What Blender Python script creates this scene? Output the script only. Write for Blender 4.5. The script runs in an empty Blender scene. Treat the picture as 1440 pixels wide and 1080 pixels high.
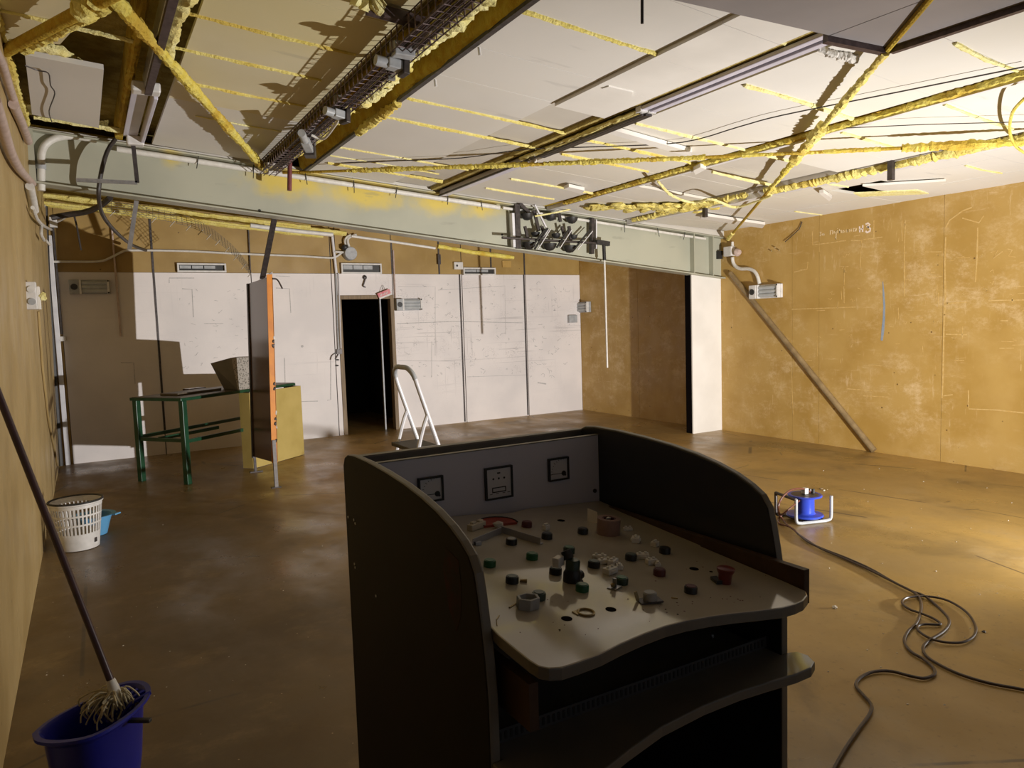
import bpy, bmesh, math, random
from mathutils import Vector, Matrix, Euler
random.seed(7)
S = bpy.context.scene
COL = S.collection
# ------------------------------------------------------------------ camera
FPX = 1030.0
CAM = Vector((0, 0, 1.5))
def rotm():
    y, p, r = [math.radians(a) for a in (-30.14, -4.755, -1.851)]
    B = Matrix(((1, 0, 0), (0, 0, -1), (0, 1, 0)))
    Rr = Matrix(((math.cos(r), -math.sin(r), 0), (math.sin(r), math.cos(r), 0), (0, 0, 1)))
    Rp = Matrix(((1, 0, 0), (0, math.cos(p), -math.sin(p)), (0, math.sin(p), math.cos(p))))
    Ry = Matrix(((math.cos(y), -math.sin(y), 0), (math.sin(y), math.cos(y), 0), (0, 0, 1)))
    return Ry @ Rp @ B @ Rr
CR = rotm()
cd = bpy.data.cameras.new('camera')
cam = bpy.data.objects.new('camera', cd)
COL.objects.link(cam)
cam.matrix_world = Matrix.Translation(CAM) @ CR.to_4x4()
cd.sensor_fit = 'HORIZONTAL'
cd.sensor_width = 36.0
cd.lens = 36.0 * FPX / 1440.0
cd.clip_start = 0.05
S.camera = cam
# the photograph's sight lines met with real planes of the room
def ray(px, py): return CR @ Vector((px - 720, 540 - py, -FPX))
def onz(px, py, z=0.0):
    v = ray(px, py); return CAM + v * ((z - CAM.z) / v.z)
def onx(px, py, x):
    v = ray(px, py); return CAM + v * ((x - CAM.x) / v.x)
def ony(px, py, y):
    v = ray(px, py); return CAM + v * ((y - CAM.y) / v.y)
def zc(x): return 3.13 - .081 * (x + .2) if x <= 5.6 else 2.66 - (x - 5.6) * .04
def onc(px, py, dz=0.0):
    v = ray(px, py) / FPX
    a, b = .2, 40.0
    for _ in range(60):
        m = (a + b) / 2
        q = CAM + v * m
        if q.z > zc(q.x) + dz: b = m
        else: a = m
    return CAM + v * a
XL, XR, YF, YB = -.35, 7.22, 10.07, -3.0
XLT = -.265
def xl(z): return XL + (XLT - XL) * z / 3.13
def onl(px, py, off=0.0):          # on the left wall, which leans in a little
    v = ray(px, py)
    k = (XLT - XL) / 3.13
    t = (XL + k * CAM.z + off - CAM.x) / (v.x - k * v.z)
    return CAM + v * t
# ------------------------------------------------------------------ mesh builder
class MB:
    def __init__(s): s.b = bmesh.new(); s.mi = 0
    def face(s, vs):
        try:
            f = s.b.faces.new(vs); f.material_index = s.mi; return f
        except ValueError: return None
    def box(s, x0, x1, y0, y1, z0, z1, M=None):
        c = [Vector((x, y, z)) for x in (x0, x1) for y in (y0, y1) for z in (z0, z1)]
        if M is not None: c = [M @ v for v in c]
        v = [s.b.verts.new(p) for p in c]
        for q in ((0, 1, 3, 2), (4, 6, 7, 5), (0, 4, 5, 1), (2, 3, 7, 6), (0, 2, 6, 4), (1, 5, 7, 3)):
            s.face([v[i] for i in q])
        return s
    def hexa(s, c):                  # 8 corners, order as box
        v = [s.b.verts.new(Vector(p)) for p in c]
        for q in ((0, 1, 3, 2), (4, 6, 7, 5), (0, 4, 5, 1), (2, 3, 7, 6), (0, 2, 6, 4), (1, 5, 7, 3)):
            s.face([v[i] for i in q])
        return s
    def bar(s, a, b, w, h, up=(0, 0, 1)):
        a, b = Vector(a), Vector(b); d = (b - a).normalized()
        u = Vector(up); r = d.cross(u)
        if r.length < 1e-4: r = d.cross(Vector((1, 0, 0)))
        r.normalize(); u = r.cross(d)
        c = []
        for p in (a, b):
            for i in (-1, 1):
                for j in (-1, 1): c.append(p + r * (i * w / 2) + u * (j * h / 2))
        return s.hexa(c)
    def tube(s, path, r, seg=8, caps=True, jit=0.0, closed=False):
        P = [Vector(p) for p in path]; n = len(P)
        R = r if isinstance(r, (list, tuple)) else [r] * n
        d0 = (P[1] - P[0]).normalized()
        u = Vector((0, 0, 1)) if abs(d0.z) < .9 else Vector((1, 0, 0))
        rings = []
        for i in range(n):
            if closed: d = P[(i + 1) % n] - P[i - 1]
            elif i == 0: d = P[1] - P[0]
            elif i == n - 1: d = P[-1] - P[-2]
            else: d = (P[i + 1] - P[i]).normalized() + (P[i] - P[i - 1]).normalized()
            if d.length < 1e-9: d = d0
            d.normalize()
            x = u - d * u.dot(d)
            if x.length < 1e-4: x = d.orthogonal()
            x.normalize(); y = d.cross(x); u = x
            ring = []
            for k in range(seg):
                a = 2 * math.pi * k / seg
                rr = R[i] * (1 + (random.uniform(-jit, jit) if jit else 0))
                ring.append(s.b.verts.new(P[i] + x * (math.cos(a) * rr) + y * (math.sin(a) * rr)))
            rings.append(ring)
        m = n if closed else n - 1
        for i in range(m):
            A, B = rings[i], rings[(i + 1) % n]
            for k in range(seg):
                s.face([A[k], A[(k + 1) % seg], B[(k + 1) % seg], B[k]])
        if caps and not closed:
            s.face(rings[0][::-1]); s.face(rings[-1])
        return s
    def foam(s, path, r, jit=.35, step=.03, seg=7, sag=0.0):
        P = resample(path, step); n = len(P)
        Q = [p + Vector((random.gauss(0, 1), random.gauss(0, 1), random.gauss(0, 1))) * (r * .07) for p in P]
        ph = random.uniform(0, 6)
        R = [r * (1 + .16 * math.sin(i * step * 7 + ph) + .08 * math.sin(i * step * 23 + ph * 2) + random.uniform(-jit, jit) * .32) for i in range(n)]
        return s.tube(Q, R, seg, True, jit * .3)
    def cyl(s, a, b, r0, r1=None, seg=20): return s.tube([a, b], [r0, r0 if r1 is None else r1], seg)
    def lathe(s, prof, o=(0, 0, 0), seg=28, M=None, caps=False):
        o = Vector(o); rings = []
        for r, z in prof:
            ring = []
            for k in range(seg):
                a = 2 * math.pi * k / seg
                p = Vector((r * math.cos(a), r * math.sin(a), z))
                if M is not None: p = M @ p
                ring.append(s.b.verts.new(p + o))
            rings.append(ring)
        for A, B in zip(rings, rings[1:]):
            for k in range(seg): s.face([A[k], A[(k + 1) % seg], B[(k + 1) % seg], B[k]])
        if caps: s.face(rings[0][::-1]); s.face(rings[-1])
        return s
    def disc(s, o, r, n=(0, 0, 1), h=.001, seg=20):
        o = Vector(o); n = Vector(n).normalized()
        return s.tube([o, o + n * h], r, seg)
    def prism(s, pts, vec):          # closed outline of 3D points pushed along vec
        vec = Vector(vec)
        A = [s.b.verts.new(Vector(p)) for p in pts]; B = [s.b.verts.new(Vector(p) + vec) for p in pts]
        s.face(A[::-1]); s.face(B)
        n = len(A)
        for i in range(n): s.face([A[i], A[(i + 1) % n], B[(i + 1) % n], B[i]])
        return s
    def blob(s, c, r, jit=.3, sc=(1, 1, 1), sub=2):
        g = bmesh.ops.create_icosphere(s.b, subdivisions=sub, radius=1)
        for v in g['verts']:
            k = r * (1 + random.uniform(-jit, jit))
            v.co = Vector(c) + Vector((v.co.x * k * sc[0], v.co.y * k * sc[1], v.co.z * k * sc[2]))
            for f in v.link_faces: f.material_index = s.mi
        return s
    def ribbon(s, pts, w, n, h=.0012):   # a flat stroke of thickness h lying on a plane of normal n
        n = Vector(n); P = [Vector(p) for p in pts]; W = w if isinstance(w, (list, tuple)) else [w] * len(P)
        L = []; Rr = []
        for i, p in enumerate(P):
            d = (P[min(i + 1, len(P) - 1)] - P[max(i - 1, 0)]).normalized()
            q = n.cross(d).normalized() * (W[i] / 2)
            L.append((s.b.verts.new(p + q), s.b.verts.new(p + q + n * h))); Rr.append((s.b.verts.new(p - q), s.b.verts.new(p - q + n * h)))
        for i in range(len(P) - 1):
            s.face([L[i][1], Rr[i][1], Rr[i + 1][1], L[i + 1][1]])
            s.face([L[i][0], L[i][1], L[i + 1][1], L[i + 1][0]])
            s.face([Rr[i][1], Rr[i][0], Rr[i + 1][0], Rr[i + 1][1]])
        return s
    def build(s, name, mats, parent=None, smooth=False, bev=0.0, label=None, origin=None):
        bmesh.ops.recalc_face_normals(s.b, faces=s.b.faces[:])
        vs = s.b.verts
        if parent is not None: o = parent['_o'] if False else ORG[parent.name]
        elif origin is not None: o = Vector(origin)
        elif len(vs):
            lo = Vector([min(v.co[i] for v in vs) for i in range(3)]); hi = Vector([max(v.co[i] for v in vs) for i in range(3)])
            o = Vector(((lo.x + hi.x) / 2, (lo.y + hi.y) / 2, lo.z))
        else: o = Vector()
        for v in vs: v.co -= o
        me = bpy.data.meshes.new(name); s.b.to_mesh(me); s.b.free()
        ob = bpy.data.objects.new(name, me); COL.objects.link(ob)
        for m in (mats if isinstance(mats, (list, tuple)) else [mats]): me.materials.append(m)
        if smooth:
            me.polygons.foreach_set('use_smooth', [True] * len(me.polygons))
            md = None
            try: me.set_sharp_from_angle(angle=math.radians(38))
            except Exception: pass
        if bev:
            md = ob.modifiers.new('bevel', 'BEVEL'); md.width = bev; md.segments = 2; md.limit_method = 'ANGLE'; md.angle_limit = math.radians(40)
        if parent is not None: ob.parent = parent
        else: ob.location = o
        ORG[ob.name] = o
        if label: ob['label'] = label
        return ob
ORG = {}
def resample(path, step):
    P = [Vector(p) for p in path]; out = [P[0]]
    for a, b in zip(P, P[1:]):
        n = max(1, int((b - a).length / step))
        for i in range(1, n + 1): out.append(a.lerp(b, i / n))
    return out
def spline(pts, n=8):
    P = [Vector(p) for p in pts]; out = []
    for i in range(len(P) - 1):
        p0, p1, p2, p3 = P[max(i - 1, 0)], P[i], P[i + 1], P[min(i + 2, len(P) - 1)]
        for k in range(n):
            t = k / n
            out.append(.5 * ((2 * p1) + (p2 - p0) * t + (2 * p0 - 5 * p1 + 4 * p2 - p3) * t * t + (3 * p1 - p0 - 3 * p2 + p3) * t ** 3))
    out.append(P[-1]); return out
def thing(name, label, cat, loc, group=None):
    o = bpy.data.objects.new(name, None); COL.objects.link(o)
    o.location = loc; o.empty_display_size = .1
    ORG[o.name] = Vector(loc)
    return tag(o, label, cat, group)
def tag(o, label, cat, group=None, kind=None):
    o['label'] = label; o['category'] = cat
    if group: o['group'] = group
    if kind: o['kind'] = kind
    return o
def struct(o, label=None):
    o['kind'] = 'structure'
    if label: o['label'] = label
    return o
# ------------------------------------------------------------------ materials
def nodes(name):
    m = bpy.data.materials.new(name); m.use_nodes = True
    nt = m.node_tree; return m, nt, nt.nodes, nt.links, nt.nodes['Principled BSDF']
def rgb(c): return (c[0], c[1], c[2], 1.0)
def pm(name, c1, c2=None, scale=6.0, rough=.6, metal=0.0, bump=0.0, bscale=60.0, spec=.5, stretch=(1, 1, 1), lo=.35, hi=.65, r2=None, coat=0.0, detail=6):
    m, nt, N, L, B = nodes(name)
    B.inputs['Base Color'].default_value = rgb(c1); B.inputs['Roughness'].default_value = rough; B.inputs['Metallic'].default_value = metal
    B.inputs['Specular IOR Level'].default_value = spec
    if coat: B.inputs['Coat Weight'].default_value = coat; B.inputs['Coat Roughness'].default_value = .15
    if c2 or bump:
        g = N.new('ShaderNodeNewGeometry'); mp = N.new('ShaderNodeMapping'); mp.inputs['Scale'].default_value = stretch
        L.new(g.outputs['Position'], mp.inputs['Vector'])
    if c2:
        n = N.new('ShaderNodeTexNoise'); n.inputs['Scale'].default_value = scale; n.inputs['Detail'].default_value = detail
        L.new(mp.outputs['Vector'], n.inputs['Vector'])
        r = N.new('ShaderNodeValToRGB'); r.color_ramp.elements[0].position = lo; r.color_ramp.elements[1].position = hi
        r.color_ramp.elements[0].color = rgb(c1); r.color_ramp.elements[1].color = rgb(c2)
        L.new(n.outputs['Fac'], r.inputs['Fac']); L.new(r.outputs['Color'], B.inputs['Base Color'])
        if r2 is not None:
            mr = N.new('ShaderNodeMapRange'); mr.inputs['From Min'].default_value = lo; mr.inputs['From Max'].default_value = hi
            mr.inputs['To Min'].default_value = rough; mr.inputs['To Max'].default_value = r2
            L.new(n.outputs['Fac'], mr.inputs['Value']); L.new(mr.outputs['Result'], B.inputs['Roughness'])
    if bump:
        n2 = N.new('ShaderNodeTexNoise'); n2.inputs['Scale'].default_value = bscale; n2.inputs['Detail'].default_value = 4
        L.new(mp.outputs['Vector'], n2.inputs['Vector'])
        b = N.new('ShaderNodeBump'); b.inputs['Strength'].default_value = bump; b.inputs['Distance'].default_value = .01
        L.new(n2.outputs['Fac'], b.inputs['Height']); L.new(b.outputs['Normal'], B.inputs['Normal'])
    return m
class NG:                                   # small helper for the layered surfaces
    def __init__(s, name, rough=.6, spec=.5):
        s.m, s.nt, s.N, s.L, s.B = nodes(name); s.B.inputs['Roughness'].default_value = rough; s.B.inputs['Specular IOR Level'].default_value = spec
        s.g = s.N.new('ShaderNodeNewGeometry')
    def pos(s, sc=(1, 1, 1), off=(0, 0, 0)):
        mp = s.N.new('ShaderNodeMapping'); mp.inputs['Scale'].default_value = sc; mp.inputs['Location'].default_value = off
        s.L.new(s.g.outputs['Position'], mp.inputs['Vector']); return mp.outputs['Vector']
    def noise(s, scale, sc=(1, 1, 1), off=(0, 0, 0), detail=5, rough=.5, dist=0.0):
        n = s.N.new('ShaderNodeTexNoise'); n.inputs['Scale'].default_value = scale; n.inputs['Detail'].default_value = detail
        n.inputs['Roughness'].default_value = rough; n.inputs['Distortion'].default_value = dist
        s.L.new(s.pos(sc, off), n.inputs['Vector']); return n.outputs['Fac']
    def vor(s, scale, sc=(1, 1, 1), feat='DISTANCE_TO_EDGE', off=(0, 0, 0)):
        n = s.N.new('ShaderNodeTexVoronoi'); n.feature = feat; n.inputs['Scale'].default_value = scale
        s.L.new(s.pos(sc, off), n.inputs['Vector']); return n.outputs['Distance']
    def ramp(s, f, lo, hi, a=0.0, b=1.0):
        mr = s.N.new('ShaderNodeMapRange'); mr.interpolation_type = 'SMOOTHSTEP'
        for k, v in (('From Min', lo), ('From Max', hi), ('To Min', a), ('To Max', b)): mr.inputs[k].default_value = v
        s.L.new(f, mr.inputs['Value']); return mr.outputs['Result']
    def math(s, op, a, b):
        m = s.N.new('ShaderNodeMath'); m.operation = op
        for i, v in enumerate((a, b)):
            if isinstance(v, (int, float)): m.inputs[i].default_value = v
            else: s.L.new(v, m.inputs[i])
        return m.outputs[0]
    def mix(s, f, a, b):
        m = s.N.new('ShaderNodeMix'); m.data_type = 'RGBA'
        if isinstance(f, (int, float)): m.inputs[0].default_value = f
        else: s.L.new(f, m.inputs[0])
        for i, v in ((6, a), (7, b)):
            if isinstance(v, tuple): m.inputs[i].default_value = rgb(v)
            else: s.L.new(v, m.inputs[i])
        return m.outputs[2]
    def dist(s, p, sc=(1, 1, 1)):            # scaled distance to a point
        v = s.N.new('ShaderNodeVectorMath'); v.operation = 'DISTANCE'
        s.L.new(s.pos(sc), v.inputs[0]); v.inputs[1].default_value = (p[0] * sc[0], p[1] * sc[1], p[2] * sc[2])
        return v.outputs['Value']
    def bump(s, f, st=.2, d=.01):
        b = s.N.new('ShaderNodeBump'); b.inputs['Strength'].default_value = st; b.inputs['Distance'].default_value = d
        s.L.new(f, b.inputs['Height']); s.L.new(b.outputs['Normal'], s.B.inputs['Normal'])
    def col(s, c): s.L.new(c, s.B.inputs['Base Color'])
    def rough(s, f): s.L.new(f, s.B.inputs['Roughness'])
def mat_hardboard(name, base, dark, chalk, amount, axes):
    g = NG(name, .5, .4)
    c = g.mix(g.ramp(g.noise(2.2, detail=7), .35, .68), base, dark)
    v = axes                                    # stretch along the wall
    smear = g.math('MULTIPLY', g.ramp(g.noise(4.5, v, detail=10, rough=.78), .46, .74), g.ramp(g.noise(.9, off=(3, 1, 2)), .38, .62))
    c = g.mix(g.math('MULTIPLY', smear, amount), c, chalk)
    stv = g.ramp(g.noise(9.0, (2.0, 2.0, .35), detail=6, rough=.7), .56, .72)
    sth = g.ramp(g.noise(9.0, (.35, .35, 2.2), (5, 5, 5), detail=6, rough=.7), .58, .74)
    st = g.math('MULTIPLY', g.math('ADD', stv, sth), g.ramp(g.noise(1.3, off=(9, 4, 1)), .42, .62))
    c = g.mix(g.math('MULTIPLY', st, amount * .75), c, chalk)
    c = g.mix(g.ramp(g.vor(5.5, feat='F1', off=(.3, .2, .7)), .06, .035), c, (base[0] * .35, base[1] * .3, base[2] * .3))
    g.col(c); g.rough(g.ramp(g.noise(4.0, off=(1, 7, 3)), .3, .7, .38, .6)); g.bump(g.noise(90.0), .08, .003)
    return g.m
M = {}
M['wall_r'] = mat_hardboard('golden_hardboard', (.49, .315, .095), (.42, .255, .062), (.72, .54, .31), .8, (.9, .9, 1.3))
M['wall_l'] = mat_hardboard('left_hardboard', (.46, .335, .15), (.385, .27, .11), (.58, .46, .26), .3, (1.2, 1.2, .22))
M['wall_f'] = mat_hardboard('far_hardboard', (.38, .25, .08), (.31, .195, .055), (.50, .36, .14), .25, (.6, .6, 1.0))
def mat_whiteboard():
    g = NG('scribbled_whiteboard', .55, .35)
    c = g.mix(g.ramp(g.noise(1.6, detail=6), .35, .7), (.80, .745, .72), (.71, .665, .65))
    area = g.math('MULTIPLY', g.ramp(g.noise(1.1, (1, 1, 1.2), (2, 0, 5)), .38, .58), g.ramp(g.dist((5.0, 10.07, 1.45), (.36, 0.1, 1.0)), 1.15, .55, .15, 1.0))
    sq = g.ramp(g.vor(21.0, (1, 1, 1.7)), .035, .012)
    ln = g.ramp(g.noise(6.0, (.12, .12, 5.0), detail=4), .60, .66)
    lv = g.ramp(g.noise(6.0, (5.0, 5.0, .2), (4, 4, 4), detail=4), .62, .68)
    k = g.math('MULTIPLY', g.ramp(g.noise(8.0, off=(6, 2, 2)), .46, .60), sq)
    k = g.math('MAXIMUM', k, g.math('MULTIPLY', g.math('MAXIMUM', ln, lv), .55))
    c = g.mix(g.math('MULTIPLY', g.math('MULTIPLY', k, area), .62), c, (.33, .30, .30))
    g.col(c); return g.m
M['white'] = mat_whiteboard()
def mat_floor():
    g = NG('worn_concrete', .4, .5)
    c = g.mix(g.ramp(g.noise(.55, detail=7, rough=.6), .36, .66), (.45, .29, .092), (.31, .20, .068))
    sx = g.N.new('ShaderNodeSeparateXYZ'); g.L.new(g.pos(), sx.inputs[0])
    left_dark = g.ramp(g.math('ADD', sx.outputs[0], g.math('MULTIPLY', g.noise(.8, off=(5, 2, 0), detail=6), 2.4)), 3.6, 1.6, 0, .75)  # floor colour gets darker towards the left, with a noisy edge
    c = g.mix(left_dark, c, (.145, .092, .036))
    c = g.mix(g.math('MULTIPLY', g.ramp(g.noise(1.1, (1.0, .55, 1), (4, 3, 0), 8, .62, .6), .50, .66), .5), c, (.10, .07, .035))
    c = g.mix(g.math('MULTIPLY', g.ramp(g.noise(2.6, (.8, 1, 1), (1, 9, 0), 8, .7), .52, .70), .7), c, (.40, .28, .125))
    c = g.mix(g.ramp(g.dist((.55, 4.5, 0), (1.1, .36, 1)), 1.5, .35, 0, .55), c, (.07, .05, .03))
    c = g.mix(g.math('MULTIPLY', g.ramp(g.noise(34.0, detail=5), .60, .72), .25), c, (.09, .065, .04))
    c = g.mix(g.ramp(g.vor(9.0, feat='F1'), .035, .02), c, (.55, .43, .26))
    cr = g.math('MULTIPLY', g.ramp(g.vor(.55, (1, 1, .01)), .006, .002), g.ramp(g.noise(1.4, off=(7, 1, 0)), .5, .55))
    c = g.mix(g.math('MULTIPLY', cr, .7), c, (.06, .045, .03))
    g.col(c)
    g.rough(g.ramp(g.noise(1.7, (1, .7, 1), (3, 3, 0), 7, .6), .32, .66, .24, .55)); g.bump(g.noise(14.0, detail=8, rough=.6), .12, .006)
    return g.m
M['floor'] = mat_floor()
def mat_beam():
    g = NG('grey_green_paint', .45, .45)
    c = g.mix(g.ramp(g.noise(1.5, detail=6), .38, .68), (.42, .415, .325), (.36, .36, .285))
    mask = None
    for p, sx, r in (((1.75, 6.9, 2.86), .9, .42), ((2.45, 6.9, 2.80), .75, .40), ((3.2, 6.9, 2.74), .85, .33), ((3.75, 6.9, 2.72), .9, .30), ((.75, 6.9, 2.98), 1.6, .2)):
        q = g.ramp(g.math('ADD', g.dist(p, (sx, .2, 2.2)), g.math('MULTIPLY', g.noise(7.0, off=(p[0], 0, 1), detail=7), .35)), r + .22, r - .12)
        mask = q if mask is None else g.math('MAXIMUM', mask, q)
    c = g.mix(g.math('MULTIPLY', mask, .85), c, (.66, .50, .07))
    c = g.mix(g.math('MULTIPLY', g.ramp(g.noise(3.0, (1, 1, 4), (8, 1, 1)), .63, .72), .35), c, (.22, .22, .18))
    g.col(c); return g.m
M['beam'] = mat_beam()
def mat_foam(name, c1, c2, c3):
    g = NG(name, .85, .15)
    c = g.mix(g.ramp(g.noise(14.0, detail=5), .35, .65), c1, c2)
    c = g.mix(g.ramp(g.noise(2.4, off=(2, 5, 1)), .54, .66, 0, .8), c, c3)
    g.col(c); g.bump(g.noise(55.0, detail=5), .7, .02); return g.m
M['foam'] = mat_foam('sprayed_yellow_foam', (.80, .70, .25), (.72, .60, .16), (.66, .48, .10))
M['foam_pale'] = mat_foam('pale_yellow_foam', (.86, .80, .42), (.78, .70, .28), (.78, .66, .24))
M['foam_rod'] = mat_foam('foam_on_rods', (.76, .65, .17), (.68, .54, .09), (.56, .36, .05))
M['foam_dark'] = mat_foam('aged_ochre_foam', (.52, .38, .055), (.45, .28, .03), (.34, .22, .03))
M['deck'] = mat_foam('roof_deck_foam', (.46, .37, .13), (.36, .275, .08), (.25, .19, .06))
def mat_board(name, a, b, yel, amt):
    g = NG(name, .7, .25)
    c = g.mix(g.ramp(g.noise(.9, detail=6), .35, .68), a, b)
    c = g.mix(g.math('MULTIPLY', g.ramp(g.noise(.55, off=(2, 2, 0), detail=4), .45, .68), amt), c, yel)
    c = g.mix(g.math('MULTIPLY', g.ramp(g.noise(4.0, (.3, 1.4, 1), (4, 8, 0), 6), .66, .72), .35), c, (a[0] * .6, a[1] * .6, a[2] * .6))
    c = g.mix(g.ramp(g.noise(70.0, detail=2), .72, .76, 0, .3), c, yel)
    g.col(c); g.bump(g.noise(60.0), .06, .003); return g.m
M['ceil'] = mat_board('white_ceiling_board', (.72, .695, .65), (.66, .635, .59), (.70, .61, .38), .22)
M['ceil_tan'] = mat_board('foam_stained_board', (.74, .68, .49), (.67, .60, .40), (.70, .60, .26), .5)
M['ceil_pale'] = pm('clean_board', (.80, .77, .72), (.73, .70, .65), 3, .65)
M['ceil_grey'] = pm('grey_board', (.60, .565, .50), (.54, .50, .44), 2, .7)  # greyer board colour, even all over
M['greypanel'] = pm('grey_laminate', (.30, .275, .275), (.26, .24, .24), 3, .5)
M['steel'] = pm('galvanised_steel', (.52, .52, .54), (.40, .40, .42), 25, .35, .85)
M['alu'] = pm('painted_white_metal', (.75, .74, .76), (.66, .65, .68), 12, .4, .1)
M['lamp_white'] = pm('lamp_enamel', (.66, .64, .74), (.58, .56, .66), 6, .35, .1)
M['dark'] = pm('black_paint', (.018, .017, .016), (.03, .028, .027), 20, .5)
M['dark_steel'] = pm('dark_steel', (.05, .043, .042), (.09, .075, .07), 30, .45, .5)
M['tray'] = pm('brown_black_tray', (.055, .035, .035), (.10, .07, .07), 30, .5, .2)
M['tray_mesh'] = pm('dull_mesh_wire', (.20, .17, .13), (.28, .24, .18), 30, .5, .3)
M['rung'] = pm('tray_rungs', (.17, .12, .12), (.22, .16, .155), 30, .45, .2)
M['rust'] = pm('dark_red_pipe', (.20, .055, .058), (.15, .04, .04), 30, .5)
M['conduit'] = pm('white_conduit', (.70, .68, .63), (.60, .57, .52), 20, .5)
M['conduit_pink'] = pm('pinkish_conduit', (.55, .43, .38), (.45, .34, .29), 20, .5)
M['black_rubber'] = pm('black_rubber', (.03, .024, .022), (.05, .04, .035), 30, .5)
M['plastic_white'] = pm('white_plastic', (.72, .70, .68), (.62, .60, .57), 20, .4)
M['plastic_grey'] = pm('grey_plastic', (.42, .43, .44), (.33, .34, .35), 20, .45)
M['wood'] = pm('bare_wood_frame', (.26, .18, .095), (.17, .115, .06), 8, .6, stretch=(6, 6, .6))
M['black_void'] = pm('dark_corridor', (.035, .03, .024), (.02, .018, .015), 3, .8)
M['glass_grey'] = pm('ribbed_glass', (.50, .52, .53), (.40, .42, .43), 10, .2)
M['red_sign'] = pm('faded_red_sign', (.62, .14, .17), (.70, .28, .29), 22, .5)
M['pole'] = pm('dirty_wooden_pole', (.30, .21, .10), (.20, .135, .06), 10, .6)
M['green'] = pm('green_enamel', (.010, .050, .022), (.014, .068, .030), 14, .35)
M['tabletop'] = pm('worn_table_top', (.16, .125, .085), (.10, .08, .055), 7, .45)
M['yellow_ply'] = pm('yellow_plywood', (.52, .40, .13), (.45, .34, .10), 4, .55)
M['orange'] = pm('orange_edge', (.72, .26, .02), (.60, .20, .02), 9, .4)
M['brownpanel'] = pm('brown_laminate', (.105, .048, .022), (.085, .038, .018), 3, .22, spec=.6)
M['chalk'] = pm('chalk', (.62, .43, .17), (.54, .34, .10), 40, .9)
M['chalk_text'] = pm('chalk_text', (.80, .64, .40), (.70, .54, .30), 60, .9)
M['chalk_white'] = pm('white_chalk', (.86, .74, .66), (.80, .66, .55), 60, .9)
M['chalk_blue'] = pm('blue_chalk', (.22, .29, .40), (.30, .33, .36), 30, .9)
M['pencil'] = pm('pencil', (.42, .40, .39), (.55, .52, .51), 40, .8)
M['bucket'] = pm('blue_bucket_plastic', (.015, .02, .30), (.012, .016, .24), 5, .35)
M['basin'] = pm('light_blue_plastic', (.12, .36, .62), (.10, .30, .54), 6, .4)
M['mop'] = pm('mop_strands', (.60, .53, .36), (.40, .34, .20), 40, .9)
M['mophandle'] = pm('dark_mop_handle', (.045, .022, .026), (.065, .032, .036), 14, .35)
M['reelblue'] = pm('blue_reel_plastic', (.03, .07, .52), (.03, .06, .44), 6, .3)
M['cable'] = pm('brown_black_cable', (.055, .035, .025), (.08, .05, .035), 40, .4)
M['red_wire'] = pm('red_cable', (.11, .035, .02), (.14, .05, .03), 40, .4)
def mat_dots():
    g = NG('perforated_grey', .6)
    d = g.vor(52.0, feat='F1')
    g.col(g.mix(g.ramp(d, .42, .30), (.36, .33, .29), (.10, .09, .075))); return g.m
M['dots'] = mat_dots()
M['con_out'] = pm('console_grey_brown', (.032, .028, .019), (.026, .023, .017), 2, .6, spec=.15)
M['con_in'] = pm('console_black_laminate', (.028, .03, .04), (.022, .023, .03), 3, .3)
M['con_edge'] = pm('console_edge_band', (.24, .22, .185), (.20, .182, .152), 6, .4)
M['back_in'] = pm('console_back_grey', (.16, .15, .145), (.13, .122, .118), 4, .4)
M['dull_leg'] = pm('dull_steel_leg', (.22, .20, .19), (.17, .155, .15), 30, .5, .2)
M['con_blue'] = pm('instrument_panel_blue', (.74, .74, .86), (.68, .68, .80), 2.5, .35)
M['desk'] = pm('grey_beige_laminate', (.52, .485, .42), (.45, .42, .36), 5, .05, spec=.65, r2=.11)
M['desk_edge'] = pm('desk_edge_grey', (.20, .195, .18), (.16, .155, .145), 8, .4)
M['desk_wood'] = pm('brown_chipboard', (.085, .045, .024), (.06, .031, .017), 20, .6)
M['meter_face'] = pm('meter_face', (.80, .79, .82), (.74, .73, .77), 9, .25)
M['btn_green'] = pm('green_cap', (.015, .115, .04), (.02, .15, .05), 60, .35)
M['btn_dkgreen'] = pm('dark_green_cap', (.03, .055, .035), (.045, .075, .05), 60, .35)
M['btn_black'] = pm('black_cap', (.02, .019, .019), (.03, .028, .027), 60, .35)
M['btn_red'] = pm('dark_red_cap', (.10, .022, .022), (.13, .03, .03), 60, .4)
M['estop'] = pm('red_mushroom', (.20, .03, .024), (.16, .024, .02), 60, .35)
M['tape'] = pm('brown_tape', (.36, .225, .19), (.30, .185, .155), 40, .3)
M['debris_red'] = pm('red_plastic', (.42, .07, .04), (.34, .05, .03), 30, .4)
M['brass'] = pm('dull_brass', (.38, .29, .14), (.28, .21, .10), 60, .4, .7)
M['nylon'] = pm('white_nylon', (.88, .87, .85), (.80, .79, .77), 20, .35)
M['zinc'] = pm('zinc_plate', (.46, .46, .50), (.38, .38, .42), 12, .35, .25)
M['hole'] = pm('drilled_hole', (.006, .004, .004), rough=.95, spec=.05)
M['shelf'] = pm('shelf_laminate', (.20, .19, .175), (.165, .158, .145), 5, .06, spec=.6)
M['tread'] = pm('dark_tread', (.075, .065, .045), (.055, .05, .035), 40, .6)
M['crumb'] = pm('plaster_crumb', (.72, .66, .55), (.6, .54, .44), 60, .8)
M['vent_grey'] = pm('vent_strip_grey', (.075, .075, .08), (.06, .06, .065), 20, .5)
# ------------------------------------------------------------------ the room
struct(MB().box(XL - .4, XR + .3, YB, YF + 2.6, -.1, 0).build('floor', M['floor']), 'worn brown concrete floor of the workshop')
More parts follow.
